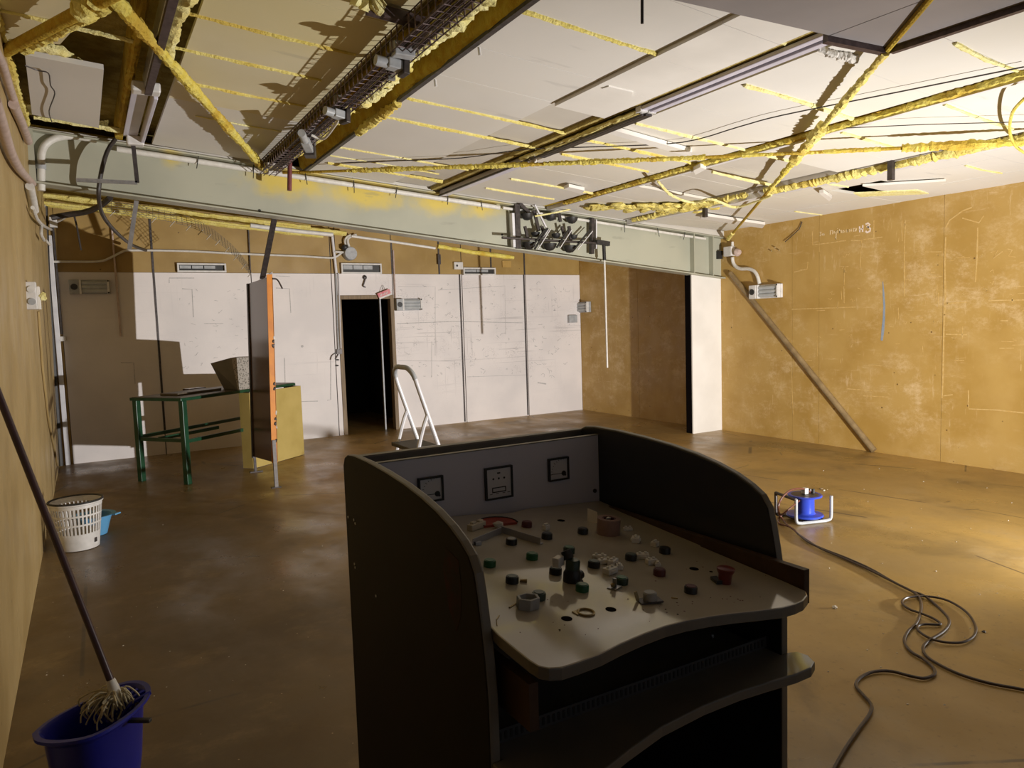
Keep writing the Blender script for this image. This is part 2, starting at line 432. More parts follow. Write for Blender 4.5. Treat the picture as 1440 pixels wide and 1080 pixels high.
# left wall: hardboard sheets, leaning in slightly
m = MB()
def wl(y0, y1, z0, z1, off=0.0, t=.012):
    c = []
    for d in (off - t, off):
        for y in (y0, y1):
            for z in (z0, z1): c.append((xl(z) + d, y, z))
    return c
ys = [YB, -1.4, 0.0, 1.3, 2.62, 3.9, 5.2, 6.5, 7.9, YF]
for a, b in zip(ys, ys[1:]):
    m.hexa(wl(a + .003, b - .003, 0, 3.45))
m.mi = 1; m.hexa(wl(YB, YF, 0, 3.45, -.011, .05))
struct(m.build('wall_left', [M['wall_l'], M['dark']], bev=.001), 'left wall of brown hardboard sheets')
# right wall
m = MB()
ysr = [YB, -.6, .85, 2.1, 3.36, 4.62, 5.9, 7.05, 8.45, YF + .05]
ysr = [YB, -.4, .9, 2.15, onx(1323, 600, XR).y, 5.45, onx(1114, 420, XR).y, 7.0, 8.6, YF + .05]
for a, b in zip(ysr, ysr[1:]): m.box(XR, XR + .02, a + .002, b - .002, 0, 3.0)
m.mi = 1; m.box(XR + .018, XR + .08, YB, YF + .1, 0, 3.0)
wr = struct(m.build('wall_right', [M['wall_r'], M['dark']]), 'right wall of golden hardboard covered in chalk smears')
# far wall, white boards below, bare hardboard above
XD0, XD1, ZD = 3.135, 3.855, 1.905
ZW = 2.26
bx = [-.21, ony(222, 470, YF).x, ony(358, 470, YF).x, ony(470, 470, YF).x, XD0 - .05, XD1 + .05, ony(653, 490, YF).x, ony(741, 470, YF).x, XR]
m = MB()
for i, (a, b) in enumerate(zip(bx, bx[1:])):
    z0 = ZD + .03 if i == 4 else 0
    m.mi = 0; m.box(a + .006, b - .006, YF, YF + .02, z0, ZW)
    m.mi = 1; m.box(a + .006, b - .006, YF + .004, YF + .02, ZW + .004, 3.4)
m.mi = 1; m.box(XL - .1, -.21, YF + .004, YF + .02, 0, 3.4)
m.mi = 2
m.box(XL - .1, XD0 - .04, YF + .018, YF + .06, 0, 3.4); m.box(XD1 + .04, XR + .1, YF + .018, YF + .06, 0, 3.4); m.box(XD0 - .04, XD1 + .04, YF + .018, YF + .06, ZD + .02, 3.4)
wf = struct(m.build('wall_far', [M['white'], M['wall_f'], M['dark']]), 'far wall of scribbled white boards under bare brown hardboard')
m = MB(); gx = ony(640, 365, YF).x
for px in (551, 617, 690, 737):
    x = ony(px, 365, YF).x; m.box(x - .012, x + .012, YF - .006, YF + .006, ZW, 2.75)
for px in (648, 738): 
    x = ony(px, 440, YF).x; m.box(x - .012, x + .012, YF - .006, YF + .004, .01, ZW)
for px in (217,):
    x = ony(px, 400, YF).x; m.box(x - .012, x + .012, YF - .006, YF + .004, .3, 2.95)
struct(m.build('trim_1', M['dark_steel']), 'dark strips over the joints of the far wall boards')
# doorway with dark corridor behind
m = MB()
m.box(XD0 - .055, XD0, YF - .015, YF + .10, 0, ZD + .055); m.box(XD1, XD1 + .055, YF - .015, YF + .10, 0, ZD + .055); m.box(XD0, XD1, YF - .015, YF + .10, ZD, ZD + .055)
d1 = struct(m.build('door_1', M['wood'], bev=.003), 'open doorway with a bare wooden frame')
MB().box(XD1 - .115, XD1 - .095, YF + .12, YF + .16, 0, ZD + .1).build('door_edge', M['plastic_grey'], d1, label='pale edge of the open door leaf')
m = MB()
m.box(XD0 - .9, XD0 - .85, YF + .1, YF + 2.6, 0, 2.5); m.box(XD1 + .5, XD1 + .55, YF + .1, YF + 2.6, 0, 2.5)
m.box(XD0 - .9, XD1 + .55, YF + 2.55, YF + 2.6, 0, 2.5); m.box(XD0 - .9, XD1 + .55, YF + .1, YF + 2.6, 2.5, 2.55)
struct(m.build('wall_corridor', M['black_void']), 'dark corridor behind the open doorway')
MB().tube([(XD0 + .3, YF + 2.5, .75), (XD1 - .05, YF + 2.5, .78)], .015).build('corridor_rail', M['plastic_grey'])
bpy.data.objects['corridor_rail'].name = 'handrail'
tag(bpy.data.objects['handrail'], 'dim horizontal rail inside the dark doorway', 'rail')
# white pier at the right end of the steel beam
YP = 6.93
m = MB()
xp = 6.705
m.box(xp, XR, YP, YP + .02, 0, 2.04)
m.mi = 1; m.box(xp + .004, XR, YP + .02, YP + .13, 0, 2.045)
struct(m.build('wall_pier', [M['ceil_pale'], M['hole']], bev=.002), 'white boarded pier standing against the right wall')
for z in (.06, 1.32, 1.98):
    pass
# ------------------------------------------------------------------ ceiling
def bd(mb, x0, x1, y0, y1, dz=0.0, t=.025, tilt=(0, 0)):
    c = []
    for x in (x0, x1):
        for y in (y0, y1):
            k = dz + (tilt[0] if x == x1 else 0) + (tilt[1] if y == y1 else 0)
            for z in (0, t): c.append((x, y, zc(x) + k + z))
    return mb.hexa(c)
m = MB(); bd(m, XL - .3, 5.6, YB, YF + .1, .17, .06); bd(m, 5.6, XR + .2, YB, YF + .1, .17, .06)
struct(m.build('ceiling', M['deck']), 'foam sprayed roof deck above the ceiling boards')
YE = 6.84
rows = [YB, -2.0, -1.0, 0, .6, 1.1, 1.6, 2.1, 2.57, 3.05, 3.53, 4.0, 4.5, 4.96, 5.45, 5.93, 6.42, YE]
def bay(x0, x1, mats, pick, seams, lbl, skip=()):
    mb = MB()
    for a, b in zip(rows, rows[1:]):
        q = pick((a + b) / 2)
        if q is None: continue
        mb.mi, dz = q
        bd(mb, x0, x1, a + .001, b - .001, dz + random.uniform(-.0015, .0015))
    o = struct(mb.build('ceiling', mats), lbl)
    for sm in seams:
        y, a, b = sm[:3]; mt = sm[3] if len(sm) > 3 else 'foam'; r = sm[4] if len(sm) > 4 else .011
        f = MB().foam([(a, y, zc(a) - .004), ((a + b) / 2, y + random.uniform(-.02, .02), zc((a + b) / 2) - .004), (b, y, zc(b) - .004)], r, .4, .022, 6)
        f.build('foam_seam', M[mt], o, smooth=True)
    return o
bay(.60, 1.47, [M['ceil_tan'], M['ceil'], M['ceil_pale']], lambda y: (1, .004) if y > 5.46 else (0, 0), [(2.57, .6, 1.3), (3.05, .6, 1.3), (4.0, .5, 1.4), (4.5, .5, 1.35), (5.05, .66, 1.4, 'foam', .009), (5.75, .8, 1.4, 'foam_pale', .005)], 'tan foam stained ceiling boards left of the hanging cable tray')
bay(1.86, 2.70, [M['ceil']], lambda y: (0, 0), [(2.1, 1.9, 3.1), (3.03, 1.87, 3.08, 'foam', .014), (4.48, 1.86, 3.12), (4.93, 1.86, 3.15, 'foam', .013), (5.9, 1.86, 3.05, 'foam_pale', .008), (6.2, 1.9, 2.9, 'foam_pale', .006), (6.45, 1.95, 3.05, 'foam', .014)], 'white ceiling boards right of the ochre steel purlin')
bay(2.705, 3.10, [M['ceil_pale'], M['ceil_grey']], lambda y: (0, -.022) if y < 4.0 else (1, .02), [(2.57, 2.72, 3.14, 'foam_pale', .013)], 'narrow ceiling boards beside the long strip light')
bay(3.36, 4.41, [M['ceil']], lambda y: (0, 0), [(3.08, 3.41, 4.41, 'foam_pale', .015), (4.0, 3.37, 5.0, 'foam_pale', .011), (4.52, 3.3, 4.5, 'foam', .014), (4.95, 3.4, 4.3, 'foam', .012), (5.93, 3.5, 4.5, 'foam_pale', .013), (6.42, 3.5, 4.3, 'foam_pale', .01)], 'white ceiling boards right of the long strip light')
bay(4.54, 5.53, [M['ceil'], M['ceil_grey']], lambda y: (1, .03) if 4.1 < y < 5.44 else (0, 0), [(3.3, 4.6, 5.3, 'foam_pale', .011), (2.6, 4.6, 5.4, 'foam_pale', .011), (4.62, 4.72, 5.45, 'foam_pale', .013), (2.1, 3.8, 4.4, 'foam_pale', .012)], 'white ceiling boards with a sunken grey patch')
bay(5.68, 6.12, [M['ceil']], lambda y: (0, 0), [(4.3, 5.75, 6.1, 'foam_pale', .009)], 'narrow white ceiling boards beside the foam covered purlin')
bay(6.12, 6.72, [M['ceil']], lambda y: None if 4.02 < y < 4.7 else (0, 0), [(3.3, 6.15, 6.7, 'foam_pale', .009)], 'white ceiling boards with one board fallen out')
bay(6.72, XR, [M['ceil']], lambda y: (0, -.004), [(5.4, 6.75, 7.2, 'foam_pale', .008)], 'outer white ceiling boards along the right wall')
m = MB(); bd(m, XL, .16, YB, 4.2); o = struct(m.build('ceiling', M['ceil_tan']), 'tan ceiling boards in the left corner with a broken end')
m = MB(); m.prism([(XL, 4.2, zc(XL)), (.16, 4.2, zc(.16)), (.0, 4.85, zc(0)), (XL, 5.02, zc(XL))], (0, 0, .022)); m.build('broken_end', M['ceil_tan'], o)
for a, b in (((XL + .1, 4.52, zc(-.25) - .004), (.34, 4.5, zc(.34) - .02)), ((XL + .1, 3.6, zc(-.25) - .004), (.16, 3.6, zc(.16) - .004))):
    MB().foam([a, b], .011, .4, .022, 6).build('foam_seam', M['foam_pale'], o, smooth=True)
MB().foam([(-.2, 6.44, zc(-.2) - .03), (.35, 6.45, zc(.35) - .02)], .017, .4, .022, 6).build('foam_seam', M['foam_pale'], o, smooth=True)
MB().foam([(-.2, 4.93, zc(-.2) + .01), (0, 4.95, zc(0)), (.12, 5.25, zc(.1) + .02)], .03, .5, .022, 7).build('foam_lump', M['foam_pale'], o, smooth=True)
MB().foam([(-.275, 3.2, zc(-.25) - .01), (-.27, 4.6, zc(-.25) - .015), (-.262, 5.6, zc(-.25) - .03), (-.255, 6.75, zc(-.25) - .01)], .024, .5, .03, 7).build('foam_edge', M['foam'], o, smooth=True)
# the part of the ceiling beyond the beam
m = MB(); bd(m, XL, 5.6, 7.02, YF, .03); bd(m, 5.6, XR, 7.02, YF, .03)
o = struct(m.build('ceiling', M['deck']), 'foam covered ceiling beyond the steel beam')
for y, r, z, x1 in ((7.5, .024, -.02, 3.2), (8.3, .028, -.04, 2.6), (9.0, .024, -.05, 2.7), (9.5, .026, -.10, 2.6), (9.6, .02, -.16, 2.2), (9.9, .03, -.06, 3.2), (9.98, .02, -.13, 2.9)):
    MB().foam([(XL + .05, y, zc(XL) + z), (x1, y, zc(x1) + z)], r, .4, .05, 6).build('foam_seam', M['foam'], o, smooth=True)
def _z(): pass
# ------------------------------------------------------------------ steel beam across the room
def zb(x): return 2.70 - .0965 * (x + .19)
def zt(x): return 3.115 - .0815 * (x + .19)
x0, x1 = -.315, XR
def slab(mb, y0, y1, f0, f1, xa=x0, xb=x1):
    return mb.hexa([(x, y, f(x)) for x in (xa, xb) for y in (y0, y1) for f in (f0, f1)])
bm = thing('steel_beam', 'wide grey green steel beam spanning the room under the ceiling', 'beam', (x0, YP, zb(x0)))
slab(MB(), YP - .005, YP + .015, lambda x: zb(x) + .01, lambda x: zt(x) - .005).build('web', M['beam'], bm)
slab(MB(), YP - .085, YP + .09, zb, lambda x: zb(x) + .014).build('lower_flange', M['beam'], bm, bev=.002)
slab(MB(), YP - .085, YP + .09, lambda x: zt(x) - .014, zt).build('upper_flange', M['beam'], bm, bev=.002)
for px in (43.5, 1000, 973.5):
    x = ony(px, 360 if px > 500 else 215, YP - .04).x
    w = .045 if px < 100 else .012
    MB().box(x - w / 2, x + w / 2, YP - .08, YP, zb(x), zt(x)).build('stiffener', M['beam'], bm)
o = struct(slab(MB(), YP - .06, YP + .05, zt, lambda x: zc(x) - .002).build('trim_2', M['ceil_grey']), 'grey closing strip between beam top and ceiling boards')
m = MB()
for px, py in ((706, 285), (706, 330), (365, 296)):
    p = ony(px, py, YP - .006); m.disc(p, .012, (0, -1, 0), .003, 10)
m.build('bolt_hole', M['dark'], bm)
# ------------------------------------------------------------------ purlins, trays and lights under the ceiling
def cpath(x, y0, y1, dz=0.0, n=2): return [(x, y0 + (y1 - y0) * i / (n - 1), zc(x) + dz) for i in range(n)]
def yaxis_bar(x0, x1, y0, y1, d0, d1): return MB().hexa([(x, y, zc((x0 + x1) / 2) + d) for x in (x0, x1) for y in (y0, y1) for d in (d0, d1)])
pa = thing('steel_purlin', 'dark steel purlin beside the ochre foam recess and cable tray', 'purlin', (1.83, YB, zc(1.83)))
yaxis_bar(1.828, 1.86, YB, YE, -.036, -.016).build('flange', M['dark_steel'], pa)
m = MB(); P = [(1.64, .10), (1.66, .15), (1.74, .15), (1.79, .09), (1.815, .0), (1.835, -.018)]
yy = [YB + i * .12 for i in range(int((YE - YB) / .12) + 1)]
vs = [[m.b.verts.new(Vector((x + random.uniform(-.012, .012), y, zc(x) + d + random.uniform(-.012, .012)))) for x, d in P] for y in yy]
for a, b in zip(vs, vs[1:]):
    for i in range(len(P) - 1): m.face([a[i], a[i + 1], b[i + 1], b[i]])
m.build('foam_fill', M['foam_dark'], pa, smooth=True, label='ochre sprayed foam filling the recess')
m = MB(); m.foam([(1.655 + .02 * math.sin(y * 3), y, zc(1.66) - .01) for y in [.5 + i * .3 for i in range(15)]], .045, .8, .014, 10); m.build('foam_lip', M['foam_pale'], pa, smooth=True)
m = MB(); m.foam([(1.66, y, zc(1.66) - .005) for y in (4.95, 5.4, 5.9, 6.3)], .03, .7, .014, 8); m.build('foam_lip', M['foam'], pa, smooth=True); MB().foam([(1.84, y, zc(1.84) - .04) for y in (4.5, 4.9, 5.3)], .028, .7, .014, 8).build('foam_lip', M['foam'], pa, smooth=True)
for y in (2.6, 3.45, 4.0): MB().tube([(1.87, y, zc(1.87) - .035), (1.875, y, zc(1.87) - .075)], .008).build('hanger_bolt', M['plastic_white'], pa)
for y in (4.05, 4.5, 5.0): MB().foam([(1.66, y, zc(1.66) + .02), (1.76, y + .02, zc(1.76) + .02)], .017, .5, .02, 7).build('foam_seam', M['foam'], pa, smooth=True)
pc = thing('steel_purlin', 'foam covered purlin just right of the ceiling centre, fourth from the left', 'purlin', (4.47, YB, zc(4.47)))
yaxis_bar(4.42, 4.53, YB, YE, .01, .1).build('flange', M['foam_dark'], pc)
yaxis_bar(4.485, 4.53, YB, YE, -.03, .02).build('lip', M['alu'], pc)
m = MB(); m.foam([(4.44 + .012 * math.sin(y * 2.3), y, zc(4.44) - .015) for y in [.5 + i * .35 for i in range(18)]], .021, .6, .018, 8); m.build('foam_bead', M['foam_rod'], pc, smooth=True)
pd = thing('steel_purlin', 'thickly foamed purlin nearest the right wall', 'purlin', (5.6, YB, zc(5.6)))
yaxis_bar(5.55, 5.66, YB, YE, .0, .1).build('flange', M['ceil_grey'], pd)
yaxis_bar(5.60, 5.67, YB, YE, -.05, .0).build('lip', M['alu'], pd)
m = MB(); m.foam([(5.58 + .015 * math.sin(y * 2.1), y, zc(5.58) - .02) for y in [.5 + i * .33 for i in range(14)]], .036, .7, .018, 9); m.foam([(5.57 + .01 * math.sin(y * 2.1), y, zc(5.58) - .01) for y in [5.0, 5.4, 5.8, 6.2, 6.7]], .03, .7, .018, 9); m.build('foam_bead', M['foam'], pd, smooth=True)
x = onx(0, 0, 1).x
p = onc(1278, 232); b = MB().box(5.52, 5.56, p.y - .02, p.y + .02, zc(5.5) - .15, zc(5.5)); b.build('bracket', M['dark_steel'], pd)
p = onc(1038, 292); b = MB().box(5.58, 5.62, p.y - .02, p.y + .02, zc(5.6) - .14, zc(5.6)); b.build('bracket', M['dark_steel'], pd)
# big foam wedge where the purlin meets the beam
m = MB()
for i in range(60):
    t = random.random(); q = onc(822, 288).lerp(onc(985, 292), t)
    m.blob((q.x, q.y - random.uniform(-.05, .12 + .45 * t), zc(q.x) - .03), random.uniform(.035, .06), .4, (1.3, 1.3, .5), 2)
tag(m.build('foam_mass', M['foam'], smooth=True), 'large crumpled mass of yellow foam above the pulley rack', 'foam')
# long strip light fitting and its empty channel
sl = thing('strip_light', 'long white strip light body with empty channel behind it', 'ceiling light', (3.23, 2.0, zc(3.23)))
yaxis_bar(3.165, 3.215, 2.0, 3.72, -.03, -.005).build('body', M['lamp_white'], sl, bev=.006)
yaxis_bar(3.235, 3.285, 2.0, 3.72, -.03, -.005).build('body', M['lamp_white'], sl, bev=.006)
yaxis_bar(3.215, 3.235, 2.0, 3.72, -.018, -.005).build('groove', M['dark_steel'], sl)
for i, x in enumerate((3.19, 3.26)): MB().box(x - .03, x + .03, 3.70, 3.75, zc(3.23) - .035, zc(3.23)).build('end_cap', M['plastic_white'], sl)
yaxis_bar(3.102, 3.166, YB, YE, -.006, .05).build('gap_filling', M['deck'], sl, label='olive foam filling the gap beside the light')
yaxis_bar(3.28, 3.37, YB, YE, .015, .05).build('gap_filling', M['deck'], sl)
yaxis_bar(3.185, 3.20, 3.72, YE, -.06, -.045).build('rail', M['dark_steel'], sl)
yaxis_bar(3.22, 3.27, 3.72, 5.0, -.05, -.03).build('rail', M['dark_steel'], sl)
yaxis_bar(3.20, 3.28, 5.15, YE, -.05, .0).build('rear_body', M['lamp_white'], sl, label='far section of white strip light')
MB().blob((3.22, 5.1, zc(3.22) - .05), .035, .3).build('end_bracket', M['plastic_white'], sl)
m = MB(); m.foam([(3.17, y, zc(3.17) - .03) for y in (3.75, 4.3, 4.9, 5.2)], .014, .6, .03, 7); m.build('foam_bead', M['foam_pale'], sl, smooth=True)
# left fitting
ll = thing('strip_light', 'narrow strip light hanging over the left end of the beam', 'ceiling light', (.45, 2.5, zc(.45)))
yaxis_bar(.425, .475, 2.0, 5.15, -.075, .02).build('body', M['steel'], ll, bev=.003)
yaxis_bar(.43, .47, 2.0, 5.15, -.10, -.075).build('slot', M['tray'], ll)
yaxis_bar(.37, .465, 5.2, 6.45, -.055, -.04).build('reflector', M['lamp_white'], ll)
yaxis_bar(.485, .51, 5.2, 6.45, -.10, -.02).build('reflector', M['lamp_white'], ll, bev=.004)
yaxis_bar(.36, .52, 5.1, 5.2, -.09, -.03).build('end_cap', M['plastic_white'], ll, bev=.01)
yaxis_bar(.39, .51, 6.40, 6.5, -.12, -.05).build('end_cap', M['plastic_white'], ll, bev=.01)
m = MB(); m.foam([(.51 + .02 * math.sin(y * 4), y, zc(.5) - .03) for y in (2.5, 3, 3.5, 4, 4.6)], .035, .6, .03, 8); m.build('foam_bead', M['foam_pale'], ll, smooth=True)
pu = thing('steel_purlin', 'foam covered purlin left of the narrow strip light', 'purlin', (.36, YB, zc(.36)))
yaxis_bar(.33, .385, YB, YE, .0, .14).build('flange', M['foam_dark'], pu)
m = MB(); m.foam([(.36, y, zc(.36) - .0) for y in (2.5, 3.5, 4.5, 5.5, 6.6)], .022, .6, .05, 7); m.build('foam_bead', M['foam_dark'], pu, smooth=True)
# bent flat bar hanging below the left fitting
a = ony(185, 182, 6.45); b = ony(193, 257, 6.45); c = ony(107, 253, 6.45)
hb = thing('hanging_bracket', 'dark drop rod with a grey cross bar hanging in front of the beam', 'bracket', a)
MB().bar(a, b, .03, .012, (0, 1, 0)).build('drop_rod', M['dark_steel'], hb)
MB().bar(b, c, .028, .012, (0, 1, 0)).build('cross_bar', M['steel'], hb)
# cable tray of wire basket
YT0, YT1 = 1.2, 6.75
ct = thing('cable_tray', 'dark wire basket cable tray hanging along the ceiling to the beam', 'cable tray', (1.52, YT0, zc(1.52) - .16))
TX0, TX1, TD = 1.42, 1.56, -.13
m = MB()
for x, d in ((TX0, TD), (TX0 + .045, TD), (TX0 + .09, TD), (TX1, TD), (TX0, TD + .06), (TX1, TD + .06), (TX0, TD + .10)):
    m.tube([(x, YT0, zc(1.5) + d), (x, YT1, zc(1.5) + d)], .0035, 5)
y = YT0
while y < YT1:
    m.mi = 1; m.tube([(TX0, y, zc(1.5) + TD + .10), (TX0, y, zc(1.5) + TD), (TX1, y, zc(1.5) + TD), (TX1, y, zc(1.5) + TD + .06)], .0045, 5); y += .075
m.build('wire_basket', [M['tray'], M['rung']], ct)
m = MB()
for i in range(7):
    x = TX0 + .02 + i * .017
    m.tube([(x + .006 * math.sin(i + k * .9), YT0 + k * .3, zc(1.5) + TD + .018 + .01 * (i % 3)) for k in range(19)], .009, 6)
m.build('cable_bundle', M['tray'], ct, smooth=True)
for y in (2.3, 3.9, 5.5):
    MB().box(TX1 - .02, TX1 + .02, y - .012, y + .012, zc(1.5) + TD - .01, zc(1.5)).build('hanger', M['steel'], ct)
# three tilted lamp holders under the tray
def holder(px0, py0, px1, py1, lbl, dz):
    a = onc(px0, py0, dz); b = onc(px1, py1, dz)
    t = thing('lamp_holder', lbl, 'lamp holder', (a + b) / 2)
    ax = (b - a)
    MB().cyl(a, a + ax * .35, .026, .026, 16).build('socket', M['plastic_grey'], t, smooth=True)
    MB().bar(a + ax * .35, a + ax * .82, .06, .05).build('body', M['plastic_grey'], t, bev=.006)
    MB().bar(a + ax * .80, b, .08, .085).build('end_block', M['dark_steel'], t, bev=.004)
    mid = a + ax * .7
    MB().bar(mid + Vector((0, .03, .02)), mid + Vector((0, .03, .13)), .05, .012, (0, 1, 0)).build('bracket', M['steel'], t)
    return t, mid
t, q = holder(528, 84, 572, 96, 'grey lamp holder on the cable tray, the nearest of three', -.17)
MB().tube(spline([q + Vector((0, 0, .05)), q + Vector((.06, -.12, .06)), q + Vector((.05, -.3, .08))]), .009).build('loop_cable', M['conduit'], t, smooth=True)
MB().box(q.x - .05, q.x + .06, q.y - .1, q.y - .04, q.z + .02, q.z + .09).build('junction_box', M['plastic_grey'], t, bev=.006)
holder(457, 155, 488, 165, 'grey lamp holder on the cable tray, the middle of three', -.17)
t, q = holder(424, 187, 437, 215, 'grey lamp holder at the beam end of the tray, farthest of three', -.17)
MB().tube(spline([onc(438, 190, -.15), onc(455, 195, -.17), onc(470, 178, -.17), onc(478, 165, -.16)]), .009).build('loop_cable', M['conduit'], t, smooth=True)
a = ony(408, 206, 6.62); b = ony(407, 268, 6.62)
tag(MB().cyl(a, b, .02, .02, 14).build('drop_pipe', M['rust'], smooth=True), 'short dark red pipe hanging from the end of the cable tray', 'pipe')
MB()
tag(MB().foam([ony(413, 222, 6.6), ony(424, 214, 6.55)], .02, .5, .02).build('foam_lump', M['foam'], smooth=True), 'small yellow foam lump beside the red drop pipe', 'foam')
tag(MB().bar(onc(516, 11, -.04), onc(602, 35, -.04), .05, .05).build('cross_bar', M['tray'], bev=.003), 'short dark bar crossing to the cable tray at the top edge', 'bar')
tag(MB().foam([onc(500, -2, -.03), onc(520, 5, -.03), onc(535, 3, -.03)], .035, .8, .012, 9).build('foam_lump', M['foam_pale'], smooth=True), 'pale foam lump above the short dark bar at the top edge', 'foam')
# foam coated brace rods
def rod(name, pts, r, lbl, mt='foam_rod', jit=.3):
    return tag(MB().foam(pts, r, jit, .016, 8).build(name, M[mt], smooth=True), lbl, 'brace rod')
A = onc(160, -2, -.10); B_ = ony(374, 240, YP - .1)
rod('brace_rod', [A + (A - B_) * .4, A, B_], .03, 'yellow foam coated brace rod slanting down to the beam at left', 'foam_rod', .2)
A = onc(8, 72, -.06); B_ = onc(140, 2, -.10)
t = thing('brace_rod', 'thick brace bar with foam lumps in the top left corner', 'brace rod', A)
MB().tube([A, B_, B_ + (B_ - A) * .6], .032, 10).build('bar', M['foam_dark'], t, smooth=True)
MB().foam([A.lerp(B_, k) + Vector((.03, .03, -.012)) for k in (.15, .35, .55, .7, .8, 1.0)], .022, .8, .016, 8).build('foam_lump', M['foam'], t, smooth=True); MB().foam([A.lerp(B_, .85), A.lerp(B_, 1.0)], .05, .6, .016, 9).build('foam_lump', M['foam'], t, smooth=True)
A = onc(1248, 70, -.08); B_ = Vector((7.12, YP - .12, 2.50)); B_ = ony(1022, 338, YP - .12)
t = thing('brace_rod', 'brace rod with ragged foam running to the right end of the beam', 'brace rod', B_)
MB().tube([A + (A - B_) * .25, A, B_], .014, 8).build('bar', M['foam_dark'], t, smooth=True)
for ks, r_, mt_ in (((.0, .12, .2), .02, 'foam'), ((.2, .27, .34), .034, 'foam'), ((.34, .42, .5), .02, 'foam_rod'), ((.9, .97), .022, 'foam')): MB().foam([A.lerp(B_, k) + Vector((0, .005, -.006)) for k in ks], r_, .6, .014, 9).build('foam_lump', M[mt_], t, smooth=True)
A = onc(398, 243, -.11); A = ony(398, 243, YP - .12); B_ = onc(1440, 198, -.09)
q = [A] + [A.lerp(B_ + (B_ - A) * .15, k / 8) + Vector((0, 0, -.02 * math.sin(math.pi * k / 8))) for k in range(1, 9)]
t = thing('brace_rod', 'long foam coated brace rod crossing the ceiling from beam to right wall', 'brace rod', A)
MB().tube(q, .012, 8).build('bar', M['foam_dark'], t, smooth=True)
L8 = lambda k: A.lerp(B_ + (B_ - A) * .15, k) + Vector((0, 0, -.02 * math.sin(math.pi * k)))
m = MB(); m.foam([L8(.10 + .02 * i) for i in range(24)], .019, .5, .014, 8); m.foam([L8(.6 + .02 * i) for i in range(8)], .014, .4, .016, 8); m.foam([L8(.76 + .02 * i) for i in range(12)], .026, .6, .016, 8)
m.build('foam_coat', M['foam_rod'], t, smooth=True)
# thin black cable sagging under the ceiling boards
pts = [onc(*q, -.03) for q in ((480, 229), (560, 226), (650, 222), (740, 210), (850, 206), (960, 200), (1040, 178), (1100, 162), (1260, 130), (1440, 94))]
tag(MB().tube(spline(pts, 4), .0042, 6).build('sagging_cable', M['dark_steel'], smooth=True), 'thin dark cable running slack under the white ceiling boards', 'cable')
pts = [onc(*q, -.05) for q in ((1190, 180), (1300, 175), (1450, 171))]
tag(MB().tube(pts, .003, 6).build('stay_wire', M['dark_steel'], smooth=True), 'thin straight wire near the right edge of the ceiling', 'wire')
pts = [onc(*q, -.10) for q in ((925, 255), (945, 275), (975, 285), (1000, 280), (1030, 291), (1050, 288), (1085, 275))]
tag(MB().foam(spline(pts, 5), .012, .3, .03, 6).build('foam_strand', M['foam_pale'], smooth=True), 'wavy yellow foam strand hanging over the pulley rack end of ceiling', 'foam')
pts = [onc(*q, -.12) for q in ((1441, 138), (1424, 158), (1420, 185), (1428, 205), (1441, 215))]
tag(MB().tube(spline(pts, 6), .009, 6).build('cable_loop', M['foam_rod'], smooth=True), 'yellowed cable loop hanging at the right edge of the ceiling', 'cable')
p = onc(903, -4, -.02)
tag(MB().cyl(ony(903, -6, 2.3), ony(903, 33, 2.3), .006).build('hanging_wire', M['dark'], smooth=True), 'short black wire hanging straight down at the top centre', 'wire')
# grey laminate panel hung below the ceiling
C0, C1, C2 = onc(945, 0, -.07), onc(1166, 50, -.07), onc(1254, 68, -.07)
Rr = onc(1440, 6, -.07)
u = (C2 - C0); u.z = 0
hp = thing('laminate_sheet', 'dark grey laminate sheets hung flat under the ceiling at top right', 'panel', C2)
dv = (Rr - C2); dv = dv / dv.length
def quadp(a, b, l0, name, mt):
    MB().prism([a, b, b + dv * l0, a + dv * l0], (0, 0, .03)).build(name, M[mt], hp, bev=.002)
quadp(C1 + (C2 - C1) * .01, C2, 2.2, 'sheet', 'greypanel'); quadp(C0 + (C0 - C1) * 1.2, C1, 2.2, 'sheet', 'greypanel')
MB().bar(C1 + Vector((0, .02, .0)), C2 + Vector((0, .02, .0)), .035, .05).build('edge_trim', M['tray'], hp)
MB().bar(C2, C2 + dv * 2.2, .03, .05).build('edge_trim', M['tray'], hp)
# loose boards and offcuts
p0, p1, p2, p3 = onc(35, 77, -.05), onc(146, 98, -.05), onc(139, 180, -.05), onc(45, 161, -.05)
o = MB().prism([p0, p1, p2, p3], (0, 0, .03)).build('loose_board', M['ceil_tan'].copy() if False else M['ceil'])
tag(o, 'square white ceiling board sagging in the top left corner', 'ceiling board')
def frag(pts, dz, lbl, mt='ceil_pale', t=.03):
    o = MB().prism([onc(px, py, dz) for px, py in pts], (0, 0, t)).build('board_offcut', M[mt]); return tag(o, lbl, 'board piece')
frag(((849, 186), (855, 181), (973, 214), (970, 221)), -.04, 'long white board offcut hanging beside the dark purlin gap')
frag(((988, 303), (1076, 316), (1072, 321), (985, 308)), -.05, 'thin white board edge over the right end of the beam')
frag(((1200, 272), (1290, 268), (1306, 273), (1210, 277)), -.04, 'yellowed board sliver below the hole in the ceiling', 'foam_pale', .01)
frag(((1213, 262), (1330, 255), (1305, 271), (1240, 268)), -.03, 'tilted white board beside the hole in the ceiling', 'ceil', .02)
frag(((1152, 272), (1158, 271), (1170, 279), (1166, 283)), -.06, 'small bright board chip at the left end of the ceiling hole')
frag(((793, 266), (800, 263), (822, 268), (818, 273)), -.05, 'small white board chip above the pulley rack')
frag(((975, 240), (985, 235), (993, 238), (978, 246)), -.06, 'small white board chip under the foam covered purlin')
frag(((846, 125), (856, 122), (890, 130), (888, 137)), -.03, 'bright board end beside the strip light gap')
m = MB()
